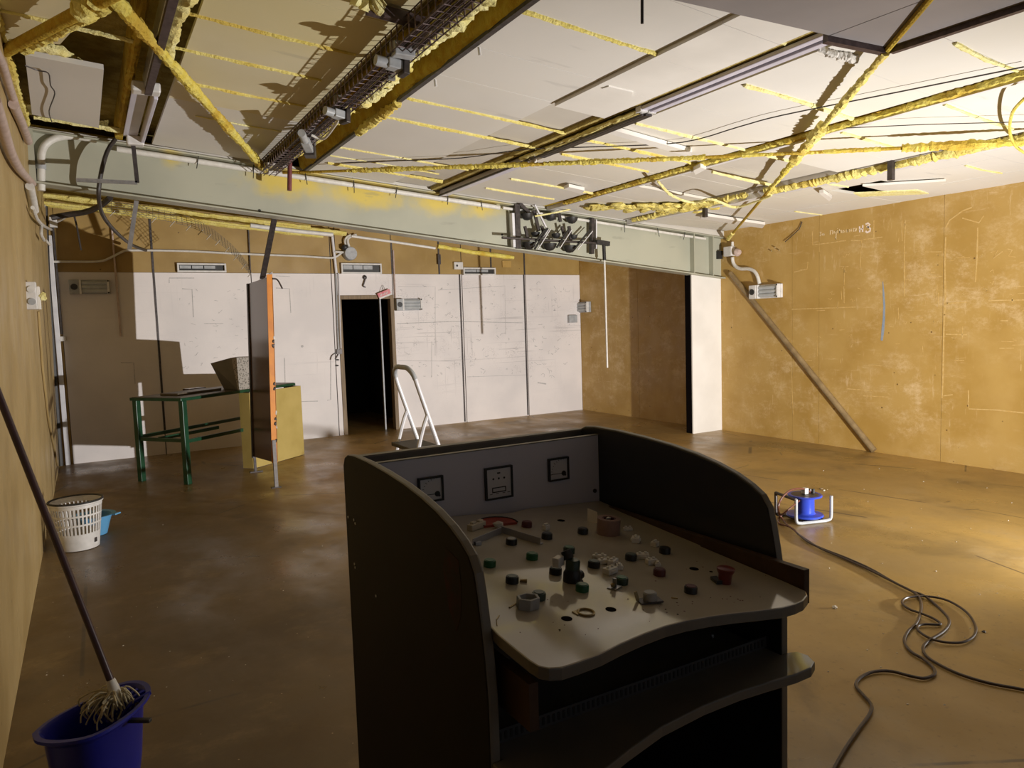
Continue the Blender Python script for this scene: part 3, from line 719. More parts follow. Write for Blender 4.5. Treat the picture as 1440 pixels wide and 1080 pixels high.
m.foam([onc(1150, 66, -.015), onc(1165, 74, -.02), onc(1180, 77, -.012), onc(1196, 80, -.02), onc(1202, 84, -.01)], .02, .9, .008, 8)
tag(m.build('torn_plaster', M['ceil'], smooth=False), 'ragged torn board edge under the corner of the grey panel', 'plaster')
pts = [onc(35 + dx, 90 + dy, -.07) for dx, dy in ((0, 2), (18, 9), (33, 13), (36, 30), (42, 42), (34, 66), (38, 82))]
tag(MB().tube(spline(pts, 4), .004, 5).build('thin_wire', M['dark_steel']), 'thin dark wire lying across the sagging corner board', 'wire')
# ------------------------------------------------------------------ pipes on the beam
YW = YP - .03
def onb(px, py, off=-.03): return ony(px, py, YP + off)
pts = [onb(58, 268), onb(58, 218)] + spline([onb(58, 218), onb(62, 206), onb(72, 197), onb(88, 192), onb(110, 192), onb(136, 197)], 5)[1:]
t = thing('conduit', 'fat white conduit bending up the left end of the beam', 'conduit', pts[0])
MB().tube(pts, .028, 12).build('pipe', M['conduit'], t, smooth=True)
MB().tube([onb(58, 231), onb(58, 238)], .034, 12).build('clamp', M['plastic_grey'], t, smooth=True)
pts = [onb(*q, -.05) for q in ((163, 194), (260, 211), (372, 233), (440, 247), (560, 270), (640, 283), (702, 292))]
pts = [Vector((x, YP - .055, zt(x) - .055)) for x in (pts[0].x, 1.2, 2.2, 3.2, pts[-1].x)]
tag(MB().tube(pts, .024, 10).build('conduit', M['conduit'], smooth=True), 'long white conduit running under the top edge of the beam', 'conduit')
pts = [Vector((x, YP - .05, zt(x) - .05)) for x in (3.95, 5.0, 6.0, 6.9)]
tag(MB().tube(pts, .016, 10).build('conduit', M['conduit'], smooth=True), 'thin grey conduit along the top right part of the beam', 'conduit')
m = MB()
for i in range(13):
    x = .9 + i * .47 + random.uniform(-.05, .05); z = zt(x) - .055
    a = random.uniform(-.03, .03)
    m.tube([(x + a, YP - .075, z + .06), (x, YP - .085, z), (x - a, YP - .08, z - .05 - random.random() * .03)], .004, 5)
tag(m.build('cable_ties', M['dark']), 'black tie ends sticking out along the conduit on the beam', 'cable tie', kind='stuff')
# pipe under the beam, behind it
pts = [ony(q[0], q[1], 7.6) for q in ((352, 317), (408, 324), (468, 330))]
tag(MB().tube(pts, .022, 10).build('conduit', M['conduit'], smooth=True), 'short white pipe showing just below the beam left of the doorway', 'conduit')
pts = [ony(q[0], q[1], 7.6) for q in ((494, 332), (560, 341), (612, 349))]
tag(MB().tube(pts, .014, 8).build('conduit', M['conduit'], smooth=True), 'thin pale pipe below the beam above the doorway vent', 'conduit')
pts = [ony(q[0], q[1], 8.0) for q in ((616, 346), (660, 354), (722, 362))]
tag(MB().foam(pts, .026, .15, .04, 8).build('foamed_pipe', M['foam_rod'], smooth=True), 'bright yellow foamed pipe below the beam above the right vent', 'pipe')
# small brackets near the beam at left
for (q0, q1, w, lbl) in (((387, 302), (369, 392), .05, 'dark slotted hanger bar dropping from the beam to the orange edged panel'), ((192, 282), (182, 350), .035, 'grey slotted hanger bar under the left part of the beam')):
    a, b = ony(*q0, 7.15), ony(*q1, 7.6 if w > .04 else 7.3)
    mb = MB().bar(a, b, w, .02, (0, 1, 0)); tag(mb.build('hanger_bar', M['dark_steel'] if w > .04 else M['steel']), lbl, 'hanger')
# big black cable drooping from the beam
pts = [ony(162, 196, 6.80), ony(150, 215, 6.74), ony(141, 250, 6.72), ony(139, 280, 6.8), ony(146, 305, 7.3), ony(165, 328, 8.0), ony(185, 344, 8.8), ony(205, 352, 9.6)]
tag(MB().tube(spline(pts, 6), .017, 8).build('power_cable', M['black_rubber'], smooth=True), 'thick black cable looping over the left end of the beam', 'cable')
pts = [ony(72, 306, 8.5), ony(95, 302, 8.5), ony(120, 298, 8.4), ony(140, 290, 8.2), ony(155, 278, 8.0)]
tag(MB().tube(spline(pts, 5), .028, 8).build('power_cable', M['black_rubber'], smooth=True), 'bundle of black cables coming from the far left corner under the beam', 'cable')
pts = [ony(104, 302, 8.6), ony(108, 318, 8.6), ony(114, 352, 8.6)]
tag(MB().tube(pts, .009, 6).build('cable_end', M['black_rubber'], smooth=True), 'loose cable end hanging below the black cable bundle', 'cable')
# ------------------------------------------------------------------ pulley rack on the beam
rk = thing('pulley_rack', 'steel rack of six black rollers with levers fixed to the beam', 'pulley rack', onb(780, 350))
def onr(px, py, y=YP - .16): return ony(px, py, y)
for qa, qb, w, mt in (((726, 288), (728, 350), .06, 'dark_steel'), ((720, 300), (722, 348), .03, 'alu'), ((832, 307), (832, 357), .04, 'dark_steel'), ((837, 309), (837, 350), .014, 'alu')):
    MB().bar(onr(*qa, YP - .08), onr(*qb, YP - .08), w, .05, (0, 1, 0)).build('channel', M[mt], rk)
MB().cyl(onr(706, 334), onr(856, 343), .014, .014, 10).build('shaft', M['dark_steel'], rk, smooth=True)
sh = onr(852, 341)
MB().bar(onr(838, 340), onr(856, 343), .05, .05).build('coupling', M['dark'], rk)
for px, py, k in ((741, 301, .9), (774, 302, .9), (804, 306, .9), (744, 341, 1), (773, 343, 1), (801, 346, 1), (753, 327, .65), (782, 329, .65), (806, 331, .65)):
    c = onr(px, py, YP - .10); k *= .08
    MB().lathe([(.004, -k * .95), (k * .45, -k * .86), (k * .82, -k * .5), (k, 0), (k * .9, .004), (k * .7, -k * .2), (.004, -k * .3)], c, 18).build('roller', M['dark'], rk, smooth=True)
for (qa, qb) in (((752, 350), (770, 321)), ((783, 348), (800, 322)), ((808, 350), (829, 324)), ((749, 346), (767, 322))):
    lv = MB().bar(onr(*qa, YP - .2), onr(*qb, YP - .16), .017, .02, (0, 1, 0)).build('lever', M['dark'], rk)
    MB().bar(onr(qa[0] + 4.2, qa[1] + 1, YP - .2), onr(qb[0] + 4.2, qb[1] + 1, YP - .16), .008, .012, (0, 1, 0)).build('lever_edge', M['alu'], lv)
for (qa, qb, w) in (((752, 288), (768, 320), .016),): MB().bar(onr(*qa, YP - .14), onr(*qb, YP - .14), w, w).build('link', M['alu'], rk)
for (qa, qb) in (((731, 286), (748, 303)), ((751, 296), (758, 325)), ((786, 300), (788, 312)), ((800, 318), (803, 338))):
    MB().bar(onr(*qa, YP - .10), onr(*qb, YP - .10), .035, .02, (0, 1, 0)).build('link', M['dark_steel'], rk)
for px in (738, 762, 790):
    MB().bar(onr(px, 318, YP - .12), onr(px + 4, 335, YP - .12), .03, .02, (0, 1, 0)).build('link', M['dark_steel'], rk)
cs_ = MB().cyl(onr(849, 343), onr(850, 366), .02, .02, 10).build('crank_socket', M['dark'], rk, smooth=True)
MB().cyl(onr(850, 366), onr(854, 517), .011, .011, 10).build('crank_rod', M['conduit'], cs_, smooth=True, label='long pale crank rod hanging straight down')
pts = [onr(752, 304), onr(770, 301), onr(790, 297), onr(806, 293), onr(815, 287)]
tag(MB().tube(spline(pts, 5), .009, 6).build('yellow_strand', M['foam_pale'], smooth=True), 'yellow strand draped over the top of the pulley rack', 'strand')
# ------------------------------------------------------------------ fittings on the far wall
def of(px, py, off=0.0): return ony(px, py, YF - off)
def wbox(px0, py0, px1, py1, d, name, mt, parent=None, bev=.0, off=0.0):
    a, b = of(px0, py1, off), of(px1, py0, off)
    return MB().box(min(a.x, b.x), max(a.x, b.x), YF - off - d, YF - off, min(a.z, b.z), max(a.z, b.z)).build(name, M[mt], parent, bev=bev)
def vent(px0, py0, px1, py1, lbl, slats=3):
    a, b = of(px0, py1), of(px1, py0); w = .022
    t = thing('wall_vent', lbl, 'vent', (a.x, YF, a.z))
    m = MB()
    m.box(a.x, b.x, YF - .05, YF, a.z, a.z + w); m.box(a.x, b.x, YF - .05, YF, b.z - w, b.z); m.box(a.x, a.x + w, YF - .05, YF, a.z + w, b.z - w); m.box(b.x - w, b.x, YF - .05, YF, a.z + w, b.z - w)
    m.build('frame', M['plastic_white'], t, bev=.003)
    op_ = MB().box(a.x + w, b.x - w, YF - .012, YF + .002, a.z + w, b.z - w).build('opening', M['dark'], t)
    n = slats
    for i in range(n):
        xa = a.x + w + .01 + i * (b.x - a.x - 2 * w) * .8 / n
        MB().box(xa, xa + (b.x - a.x - 2 * w) * .8 / n - .012, YF - .03, YF - .012, a.z + (b.z - a.z) * .42, b.z - w - .008).build('slat', M['plastic_grey'], op_)
    return t
vent(249, 371, 317, 383, 'long wall vent above the white boards, left of the orange edged panel')
vent(479, 371, 535, 385, 'wall vent directly above the doorway')
vent(650, 377, 695, 387, 'narrow dark wall vent right of the white switch box', 2)
def bulkhead(c, u, v, n, W, H, lbl, mats=('plastic_grey', 'glass_grey')):
    c, u, v, n = Vector(c), Vector(u).normalized(), Vector(v).normalized(), Vector(n).normalized()
    Mx = Matrix((u, v, n)).transposed().to_4x4(); Mx.translation = c
    t = thing('bulkhead_lamp', lbl, 'wall lamp', c)
    MB().box(-W / 2, W / 2, -H / 2, H / 2, 0, .035, Mx).build('base', M[mats[0]], t, bev=.004)
    tbx = MB().box(-W / 2, -W * .26, -H / 2, H / 2, .035, .09, Mx).build('terminal_box', M[mats[0]], t, bev=.006)
    MB().tube([Mx @ Vector((-W * .38, 0, .09)), Mx @ Vector((-W * .38, 0, .10))], H * .22, 12).build('knob', M['dark'], tbx, smooth=True)
    for i in (-1, 0, 1):
        MB().tube([Mx @ Vector((-W * .2, i * H * .27, .05)), Mx @ Vector((W * .42, i * H * .27, .05))], H * .15, 10).build('glass_rib', M[mats[1]], t, smooth=True)
    for x in (-W * .235, W * .45):
        eb_ = MB().box(x - .012, x + .012, -H / 2, H / 2, .035, .085, Mx).build('end_bracket', M['plastic_white'] if mats[0] != 'dark_steel' else M['dark_steel'], t, bev=.003)
    for i in (-1, 1): MB().blob(Mx @ Vector((W * .45, i * H * .42, .085)), .012, .1, sub=1).build('screw', M['dark'], eb_)
    return t
def fw(px0, py0, px1, py1, lbl, mats=('plastic_grey', 'glass_grey')):
    a, b = of(px0, py1), of(px1, py0)
    return bulkhead(((a.x + b.x) / 2, YF, (a.z + b.z) / 2), (1, 0, 0), (0, 0, 1), (0, -1, 0), b.x - a.x, b.z - a.z, lbl, mats)
fw(98, 394, 154, 414, 'dim bulkhead lamp in shadow at the left end of the far wall')
fw(555, 420, 591, 437, 'grey bulkhead lamp right of the doorway beside the red sign')
# lamp in the recess, on the right wall near the far corner
a, b = onx(808, 440, XR), onx(831, 424, XR)
bulkhead((XR, (a.y + b.y) / 2, (a.z + b.z) / 2), (0, -1, 0), (0, 0, 1), (-1, 0, 0), abs(a.y - b.y), abs(b.z - a.z), 'bulkhead lamp in the far right corner of the recess')
a, b = onx(1060, 421, XR), onx(1101, 398, XR)
bulkhead((XR, (a.y + b.y) / 2, (a.z + b.z) / 2 ), (0, -1, 0), (0, 0, 1), (-1, 0, 0), abs(a.y - b.y), .165, 'bulkhead lamp on the golden wall beside the white pier', ('plastic_white', 'glass_grey'))
# conduit from the corner box to that lamp
def onw(px, py, off=.03): return onx(px, py, XR - off)
jb = thing('junction_box', 'pale junction box with screw lid at the corner above the white pier', 'junction box', onw(1030, 355))
a, b = onw(1021, 361), onw(1032, 346)
MB().box(XR - .08, XR, min(a.y, b.y), max(a.y, b.y), a.z, b.z).build('body', M['plastic_white'], jb, bev=.008)
c = onw(1036, 355, .05); MB().lathe([(.0, .0), (.05, .0), (.05, .02), (.03, .05), (0, .05)], c, 16, Matrix.Rotation(math.radians(90), 3, 'X')).build('gland', M['conduit_pink'], jb, smooth=True)
MB().cyl(onw(1030, 346), onw(1030, 340), .02, .016, 10).build('gland', M['conduit'], jb, smooth=True)
pts = spline([onw(1030, 362), onw(1031, 369), onw(1035, 375), onw(1042, 378), onw(1052, 378), onw(1060, 381), onw(1065, 388), onw(1068, 399)], 5)
tag(MB().tube(pts, .022, 10).build('conduit', M['conduit'], smooth=True), 'S shaped pale conduit from corner box to bulkhead lamp on golden wall', 'conduit')
tag(MB().box(xp + .43, xp + .49, YP - .06, YP, 2.24, 2.34).build('socket_box', M['dark']), 'small black socket box at the right end of the beam', 'socket')
pts = [onw(1128, 312, .01), onw(1124, 322, .015), onw(1112, 333, .015), onw(1104, 340, .02)]
tag(MB().tube(pts, .005, 5).build('loose_wire', M['black_rubber']), 'loose thin wire hanging on the golden wall near the ceiling corner', 'wire')
for px, py in ((1096, 352), (1090, 348), (1085, 353)): 
    tag(MB().cyl(onw(px, py, .0), onw(px, py, .03), .008, .008, 8).build('wall_hook', M['brass'], smooth=True), 'small brass hook in a row of three on the golden wall', 'hook', 'brass hooks by the corner of the golden wall')
# junction box cluster over the doorway
jb = thing('junction_box', 'round grey junction box with bent pipes left of the doorway vent', 'junction box', of(491, 358, .1))
c = of(491, 357, .02); MB().lathe([(0, -.09), (.085, -.09), (.095, -.06), (.095, .02), (0, .02)], c, 20, Matrix.Rotation(math.radians(-90), 3, 'X') @ Matrix.Diagonal((1, 1.0, 1)).to_3x3()).build('body', M['plastic_grey'], jb, smooth=True)
for dx, x2, r in ((-6, 488, .014), (2, 496, .018)):
    MB().tube(spline([of(491 + dx / 2, 350, .06), of(488 + dx / 2, 340, .06), of(490 + dx / 2, 334, .06), of(x2 + 5, 330, .06)], 5), r, 8).build('bent_pipe', M['conduit'], jb, smooth=True)
MB().tube([of(471, 354, .05), of(486, 355, .06)], .016, 8).build('side_pipe', M['conduit'], jb, smooth=True)
MB().blob(of(485, 348, .08), .045, .15).build('gland', M['dark'], jb, smooth=True)
tag(MB().tube([of(467, 331, .03), of(473, 384, .03)], .02, 10).build('conduit', M['alu'], smooth=True), 'white vertical conduit on bare hardboard left of the doorway', 'conduit')
tag(MB().tube([of(472, 384, .02), of(476, 495, .02)], .012, 8).build('conduit', M['plastic_grey'], smooth=True), 'thin grey conduit down the white boards to the door switch', 'conduit')
tag(MB().tube([of(476, 384, .015), of(479.5, 490, .015)], .010, 8).build('conduit', M['alu'], smooth=True), 'thin white conduit beside the door frame', 'conduit')
sw = thing('light_switch', 'small dark switch with dangling wires left of the doorway', 'switch', of(476, 500))
wbox(473, 491, 480, 498, .03, 'body', 'dark_steel', sw)
MB().tube(spline([of(473, 496, .02), of(467, 500, .02), of(465, 506, .02)], 5), .006, 6).build('wire', M['dark_steel'], sw)
MB().tube([of(476, 498, .02), of(472, 505, .02)], .006, 6).build('wire', M['dark_steel'], sw)
for q in ((475, 506), (474, 514)): MB().blob(of(*q, .01), .02, .2, (1.4, .5, .6), 1).build('clip', M['dark'], sw)
# long cable sagging across the far wall
pts = [of(*q, .03) for q in ((66, 368), (100, 368), (140, 367.5), (158, 361), (172, 354), (185, 352), (260, 353), (340, 357), (420, 360), (452, 362), (470, 362), (481, 355))]
tag(MB().tube(spline(pts, 5), .014, 8).build('wall_cable', M['conduit'], smooth=True), 'long pale cable running across the top of the far wall', 'cable')
tag(MB().tube([of(157, 318, .03), of(170, 473, .03)], .011, 8).build('wall_rod', M['conduit_pink'], smooth=True), 'thin brownish rod hanging down the far wall near the left corner', 'rod')
tag(MB().tube([of(349, 315, .02), of(352, 380, .02)], .009, 6).build('wall_wire', M['dark_steel'], smooth=True), 'dark thin wire on bare hardboard above the orange edged panel', 'wire')
tag(MB().tube([of(553, 352, .02), of(556, 421, .02)], .011, 8).build('conduit', M['conduit_pink'], smooth=True), 'thin pinkish conduit dropping to the lamp right of the doorway', 'conduit')
a = thing('wall_box', 'white square box with black knob above the right white boards', 'switch box', of(642, 378))
wbox(637, 369, 649, 379, .05, 'body', 'plastic_white', a, .004); MB().blob(of(643, 373.5, .055), .018, .1, (1, .4, 1), 1).build('knob', M['dark'], a)
tag(MB().box(*[v for v in (of(614, 366).x, of(618, 366).x, YF - .05, YF - .03, of(614, 372).z, of(614, 358).z)]).build('wooden_peg', M['dark_steel']), 'small dark peg hanging on string from the beam above the far wall', 'peg')
wbox(706, 367, 718, 376, .015, 'wall_plate', 'wall_r'); tag(bpy.data.objects['wall_plate'], 'small blank brown plate on the bare hardboard strip, rightmost', 'plate')
tag(wbox(798, 443, 809, 454, .06, 'wall_box', 'plastic_grey', None, .006), 'grey square box at the right end of the white boards', 'switch box')
tag(MB().tube([onx(812, 382, XR - .03), onx(812, 424, XR - .03)], .012, 8).build('conduit', M['conduit'], smooth=True), 'short pale conduit above the lamp in the far right corner', 'conduit')
tag(MB().tube([onx(808, 392, XR - .02), onx(806.5, 426, XR - .02)], .012, 8).build('conduit', M['dark_steel'], smooth=True), 'short dark pipe in the far right corner beside the white boards', 'conduit')
# hook and red hanging sign over the doorway
h = thing('wall_hook', 'dark hook with chain link on the white board above the doorway', 'hook', of(513, 400))
MB().blob(of(513, 390, .02), .03, .1, (1, .6, 1)).build('plate', M['dark_steel'], h, smooth=True)
MB().tube(spline([of(514, 392, .03), of(512, 398, .03), of(511, 402, .03), of(514, 404, .03)], 5), .009, 6).build('hook', M['dark_steel'], h, smooth=True)
sg = thing('hanging_sign', 'small faded red sign hanging crooked at the doorway corner', 'sign', of(541, 413, .03))
a, b, c, d = of(530.5, 413, .06), of(547.5, 406, .06), of(550.5, 414.5, .06), of(534, 421, .06)
sgb = MB().prism([a, b, c, d], (0, .012, 0)).build('board', M['red_sign'], sg)
MB().prism([d + (a - d) * .28 + Vector((0.0, -.003, 0)), c + (b - c) * .28 + Vector((0, -.003, 0)), c + Vector((0, -.003, 0)), d + Vector((0, -.003, 0))], (0, .004, 0)).build('pale_band', M['plastic_white'], sgb)
m = MB()
for i in range(6):
    for (s0, s1) in (((0, 0), (0, 1)), ((0, 1), (.6, 1)), ((0, .5), (.5, .5))) if i % 2 else (((0, 0), (.3, 1)), ((.3, 1), (.6, 0))):
        def P_(k): 
            u = .16 + (i + k[0]) * .115; v = .42 + k[1] * .3
            return d + (c - d) * u + (a - d) * v + Vector((0, -.002, 0))
        m.ribbon([P_(s0), P_(s1)], .006, (0, -1, 0))
m.build('lettering', M['plastic_white'], sgb)
MB().tube([of(536.5, 410.5, .06), of(538.5, 401, .03), of(542, 408.5, .06)], .004, 5).build('string', M['dark_steel'], sg)
# ------------------------------------------------------------------ far left corner cables
def oc(px, py, y=9.95): return ony(px, py, y)
tag(MB().tube([oc(63, 290), oc(66, 380), oc(76, 520), oc(85, 655)], .03, 8).build('cable_bundle', M['dark'], smooth=True), 'dark cable bundle running down the far left corner', 'cable')
tag(MB().box(-.285, -.235, YF - .05, YF, .0, oc(76, 330).z).build('cable_duct', M['alu'], bev=.004), 'white vertical cable duct in the far left corner', 'duct')
tag(MB().box(-.225, -.205, YF - .03, YF, of(85, 470).z, 2.9).build('cable_strip', M['dark_steel']), 'thin dark vertical strip beside the corner cable duct', 'strip')
b = tag(wbox(84, 473, 93, 480, .05, 'wall_box', 'plastic_white', None, .004), 'small white box low beside the cable duct in the left corner', 'switch box')
jb = thing('junction_box', 'white junction box with cables in the far left corner below the beam', 'junction box', oc(75, 316, 9.9))
a, b = oc(70, 320, 9.9), oc(80, 306, 9.9); MB().box(a.x, b.x, 9.85, 9.92, a.z, b.z).build('body', M['plastic_white'], jb, bev=.006)
MB().tube(spline([oc(80, 312, 9.87), oc(87, 309, 9.8), oc(93, 305, 9.7)], 4), .012, 6).build('tail', M['conduit'], jb, smooth=True)
for i, pts in enumerate((((62, 288), (60, 300), (61, 330), (63, 336), (71, 345)), ((46, 292), (52, 308), (62, 318), (72, 323)), ((58, 318), (58, 330), (62, 338)))):
    tag(MB().tube(spline([onl(*q, .04) for q in pts] if i else [oc(*q, 9.7) for q in pts], 5), .014, 8).build('corner_cable', M['conduit'], smooth=True), ('white cable hooking down into the corner junction box', 'pale cable curving from the left wall conduit into the corner', 'short white cable bend beside the left corner bundle')[i], 'cable')
# ------------------------------------------------------------------ left wall fittings
pts = [onl(*q, .03) for q in ((-12, 60), (3, 90), (14, 125), (22, 148))]
tag(MB().tube(pts, .020, 10).build('conduit', M['conduit_pink'], smooth=True), 'upper pinkish conduit on the left wall, nearest the camera', 'conduit')
pts = [onl(*q, .03) for q in ((19, 147), (30, 172), (40, 199))]
tag(MB().tube(pts, .026, 10).build('conduit', M['conduit_pink'], smooth=True), 'short thick pinkish conduit on the left wall ending at the beam', 'conduit')
pts = [onl(*q, .035) for q in ((-8, 140), (2, 172), (14, 212), (26, 236), (38, 250), (46, 258))]
tag(MB().tube(spline(pts, 5), .024, 10).build('conduit', M['conduit_pink'], smooth=True), 'lower pinkish conduit curving along the left wall under the beam', 'conduit')
pts = [onl(*q, .035) for q in ((42, 262), (46, 280), (49, 296))]
tag(MB().tube(pts, .028, 10).build('conduit', M['conduit'], smooth=True), 'short pale conduit piece on the left wall just below the beam', 'conduit')
q0 = onl(37, 416); ys_ = q0.y
xa, xb = q0.x, ony(51.5, 416, ys_).x; za, zb_ = ony(44, 435, ys_).z, ony(44, 396, ys_).z
so = thing('wall_socket', 'white double socket box on the left wall', 'socket', (xa, ys_, za))
sb_ = MB().box(xa - .01, xb, ys_, ys_ + .10, za, zb_).build('body', M['plastic_white'], so, bev=.005)
for k, mt in ((.72, 'plastic_white'), (.28, 'plastic_grey')):
    MB().disc(((xa + xb) / 2, ys_, za + (zb_ - za) * k), .022, (0, -1, 0), .008, 16).build('socket_face', M[mt], sb_, smooth=True)
MB().box(xb, xb + .018, ys_ + .01, ys_ + .09, za, zb_ - .03).build('side_cover', M['ceil_pale'], so, bev=.003)
MB().blob((xb + .03, ys_ + .03, za + (zb_ - za) * .48), .026, .35).build('plug', M['foam_pale'], so)
tag(MB().tube([onl(54, 438, .01), onl(60, 520, .01), onl(68, 590, .01), onl(81, 655, .01)], .009, 6).build('wall_cable', M['wall_l'], smooth=True), 'thin brown cable running from the socket panel to the floor', 'cable')
# ------------------------------------------------------------------ chalk on the right wall
def oR(px, py): return onx(px, py, XR - .0005)
def chalk(name, strokes, mt, lbl=None):
    m = MB()
    for w, pts in strokes: m.ribbon([oR(*p) for p in pts], w, (-1, 0, 0), .0012)
    return m.build(name, M[mt], wr, label=lbl)
Z = lambda l: [(1130 + x / 9, 300 + y / 9) for x, y in l]
chalk('chalk_lines', [(.012, Z([(110, 225), (112, 300), (115, 400), (200, 390), (360, 370), (480, 350), (540, 345)])), (.014, Z([(600, 345), (730, 342)])), (.012, Z([(760, 330), (890, 315), (1000, 300)])), (.016, Z([(890, 90), (885, 180), (888, 310)])), (.008, Z([(1245, 90), (1240, 150), (1250, 350)])), (.010, Z([(1275, 110), (1290, 150), (1270, 150)]))], 'chalk')
chalk('chalk_writing', [(.009, Z([(205, 240), (225, 238), (215, 258), (228, 270), (205, 285)])), (.009, Z([(255, 255), (238, 262), (238, 278), (255, 270), (258, 255), (262, 280)])), (.01, Z([(340, 215), (338, 270)])), (.009, Z([(340, 222), (370, 215), (368, 265)])), (.009, Z([(390, 225), (385, 250), (412, 245), (415, 220), (410, 330), (402, 300)])), (.009, Z([(430, 190), (432, 196)])), (.009, Z([(430, 215), (432, 250)])), (.009, Z([(455, 200), (458, 250), (456, 228), (480, 215), (482, 250)])), (.009, Z([(500, 215), (495, 245), (520, 235), (505, 215)])), (.009, Z([(540, 205), (540, 238), (560, 230), (558, 205), (560, 238)])), (.009, Z([(580, 200), (582, 235), (605, 195), (608, 230)])), (.009, Z([(630, 190), (632, 228), (655, 222), (652, 188), (632, 192)])), (.009, Z([(660, 230), (675, 185)]))], 'chalk_text')
chalk('chalk_number', [(.014, Z([(708, 165), (712, 240)])), (.013, Z([(710, 208), (748, 190)])), (.016, Z([(750, 148), (747, 235)])), (.019, Z([(785, 140), (815, 125), (838, 140), (812, 175), (845, 190), (840, 225), (805, 243), (785, 225)])), (.016, Z([(800, 160), (830, 180)]))], 'chalk_white', 'bold white chalk number')
chalk('chalk_stroke', [([.006, .018, .022, .024, .03, .022], [(1241.5, 396), (1242.5, 412), (1243.5, 430), (1243, 448), (1241.5, 465), (1240, 479)])], 'chalk_blue', 'long blue chalk stroke')
E8 = lambda l: [(960 + x / 3, 300 + y / 3) for x, y in l]
random.seed(11)
st = [(.012, E8([(460, 405), (600, 400), (730, 395)])), (.010, E8([(460, 650), (462, 760), (466, 850)])), (.01, E8([(690, 740), (800, 748)])), (.01, E8([(760, 770), (870, 775)])), (.012, E8([(470, 248), (525, 235), (528, 205)])), (.014, E8([(1110, 100), (1106, 200), (1108, 350), (1102, 480), (1098, 700), (1094, 780)])), (.012, E8([(1245, 60), (1242, 180), (1235, 290)])), (.014, E8([(1110, 60), (1125, 30), (1180, -10), (1220, -25)])), (.012, E8([(1180, 20), (1250, 40), (1270, 10)])), (.012, E8([(1110, 380), (1200, 375)])), (.012, E8([(1290, 368), (1440, 365)])), (.012, E8([(1100, 770), (1140, 765)])), (.012, E8([(1110, 510), (1200, 512)])), (.012, E8([(1205, 745), (1207, 825), (1330, 830), (1440, 842)])), (.010, E8([(755, 110), (748, 230)])), (.010, E8([(940, 30), (936, 120), (934, 260), (935, 350)])), (.010, E8([(1300, 165), (1330, 155), (1310, 190), (1350, 160)])), (.010, E8([(1370, 150), (1390, 155), (1375, 180), (1405, 185)])), (.01, E8([(1420, 210), (1440, 205)]))]
for i in range(46):
    x = random.uniform(480, 1430); y = random.uniform(90, 640)
    if random.random() < .5: st.append((random.uniform(.005, .010), E8([(x, y), (x + random.uniform(15, 70), y + random.uniform(-6, 3))])))
    else: st.append((random.uniform(.004, .008), E8([(x, y), (x + random.uniform(-3, 3), y + random.uniform(15, 70))])))
for i in range(40):
    x = random.uniform(500, 1430); y = random.uniform(150, 560)
    st.append((.006, E8([(x, y), (x + random.uniform(4, 14), y - random.uniform(-6, 10)), (x + random.uniform(2, 16), y + random.uniform(2, 10)), (x + random.uniform(10, 22), y + random.uniform(-8, 8))])))
chalk('chalk_marks', st, 'chalk')
# pencil figures on the white boards
m = MB()
def pl(pts, w=.010): m.ribbon([of(*p, .0005) for p in pts], w, (0, -1, 0))
pl([(238, 398), (238, 391), (273, 391)]); pl([(256, 406), (270, 407), (272, 446)]); pl([(287, 455), (314, 455)], .008); pl([(170, 510), (188, 510), (190, 540)])
pl([(388, 405), (407, 406), (409, 440)]); pl([(388, 388), (408, 389)], .006); pl([(400, 503), (401, 540)]); pl([(465, 505), (465, 562), (460, 563)], .012); pl([(415, 540), (415, 565), (447, 564)], .01)
pl([(560, 403), (612, 403), (612, 500)], .006); pl([(616, 408), (710, 402), (711, 470)], .006); pl([(558, 455), (640, 452), (735, 454)], .01); pl([(560, 507), (640, 508)], .006); pl([(657, 530), (742, 527)], .006); pl([(607, 480), (607, 530)], .006); pl([(756, 538), (768, 540)], .02); pl([(582, 425), (590, 426)], .012)
m.disc(of(425, 487, 0), .018, (0, -1, 0), .0012, 12)
random.seed(3)
for i in range(150):
    x = random.choice([random.uniform(562, 646), random.uniform(655, 733), random.uniform(745, 800)]); y = random.uniform(400, 530)
    a = [(x, y)]
    for k in range(random.randint(2, 4)): a.append((a[-1][0] + random.uniform(-2.2, 3.2), a[-1][1] + random.uniform(-2.4, 2.4)))
    pl(a, random.uniform(.004, .008))
for i in range(40):
    x = random.uniform(245, 345); y = random.uniform(400, 520)
    pl([(x, y), (x + random.uniform(-3, 4), y + random.uniform(-2, 2)), (x + random.uniform(0, 5), y + random.uniform(-3, 3))], .004)
m.build('pencil_drawings', M['pencil'], wf)
# leaning pole on the right wall
a, b = onx(1229, 637, XR - .03), onx(1027, 384, XR - .03); a.z = .02
tag(MB().tube([a, b], [.034, .030], 12).build('wooden_pole', M['pole'], smooth=True), 'long dirty wooden pole slanting across the golden wall to the floor', 'pole')
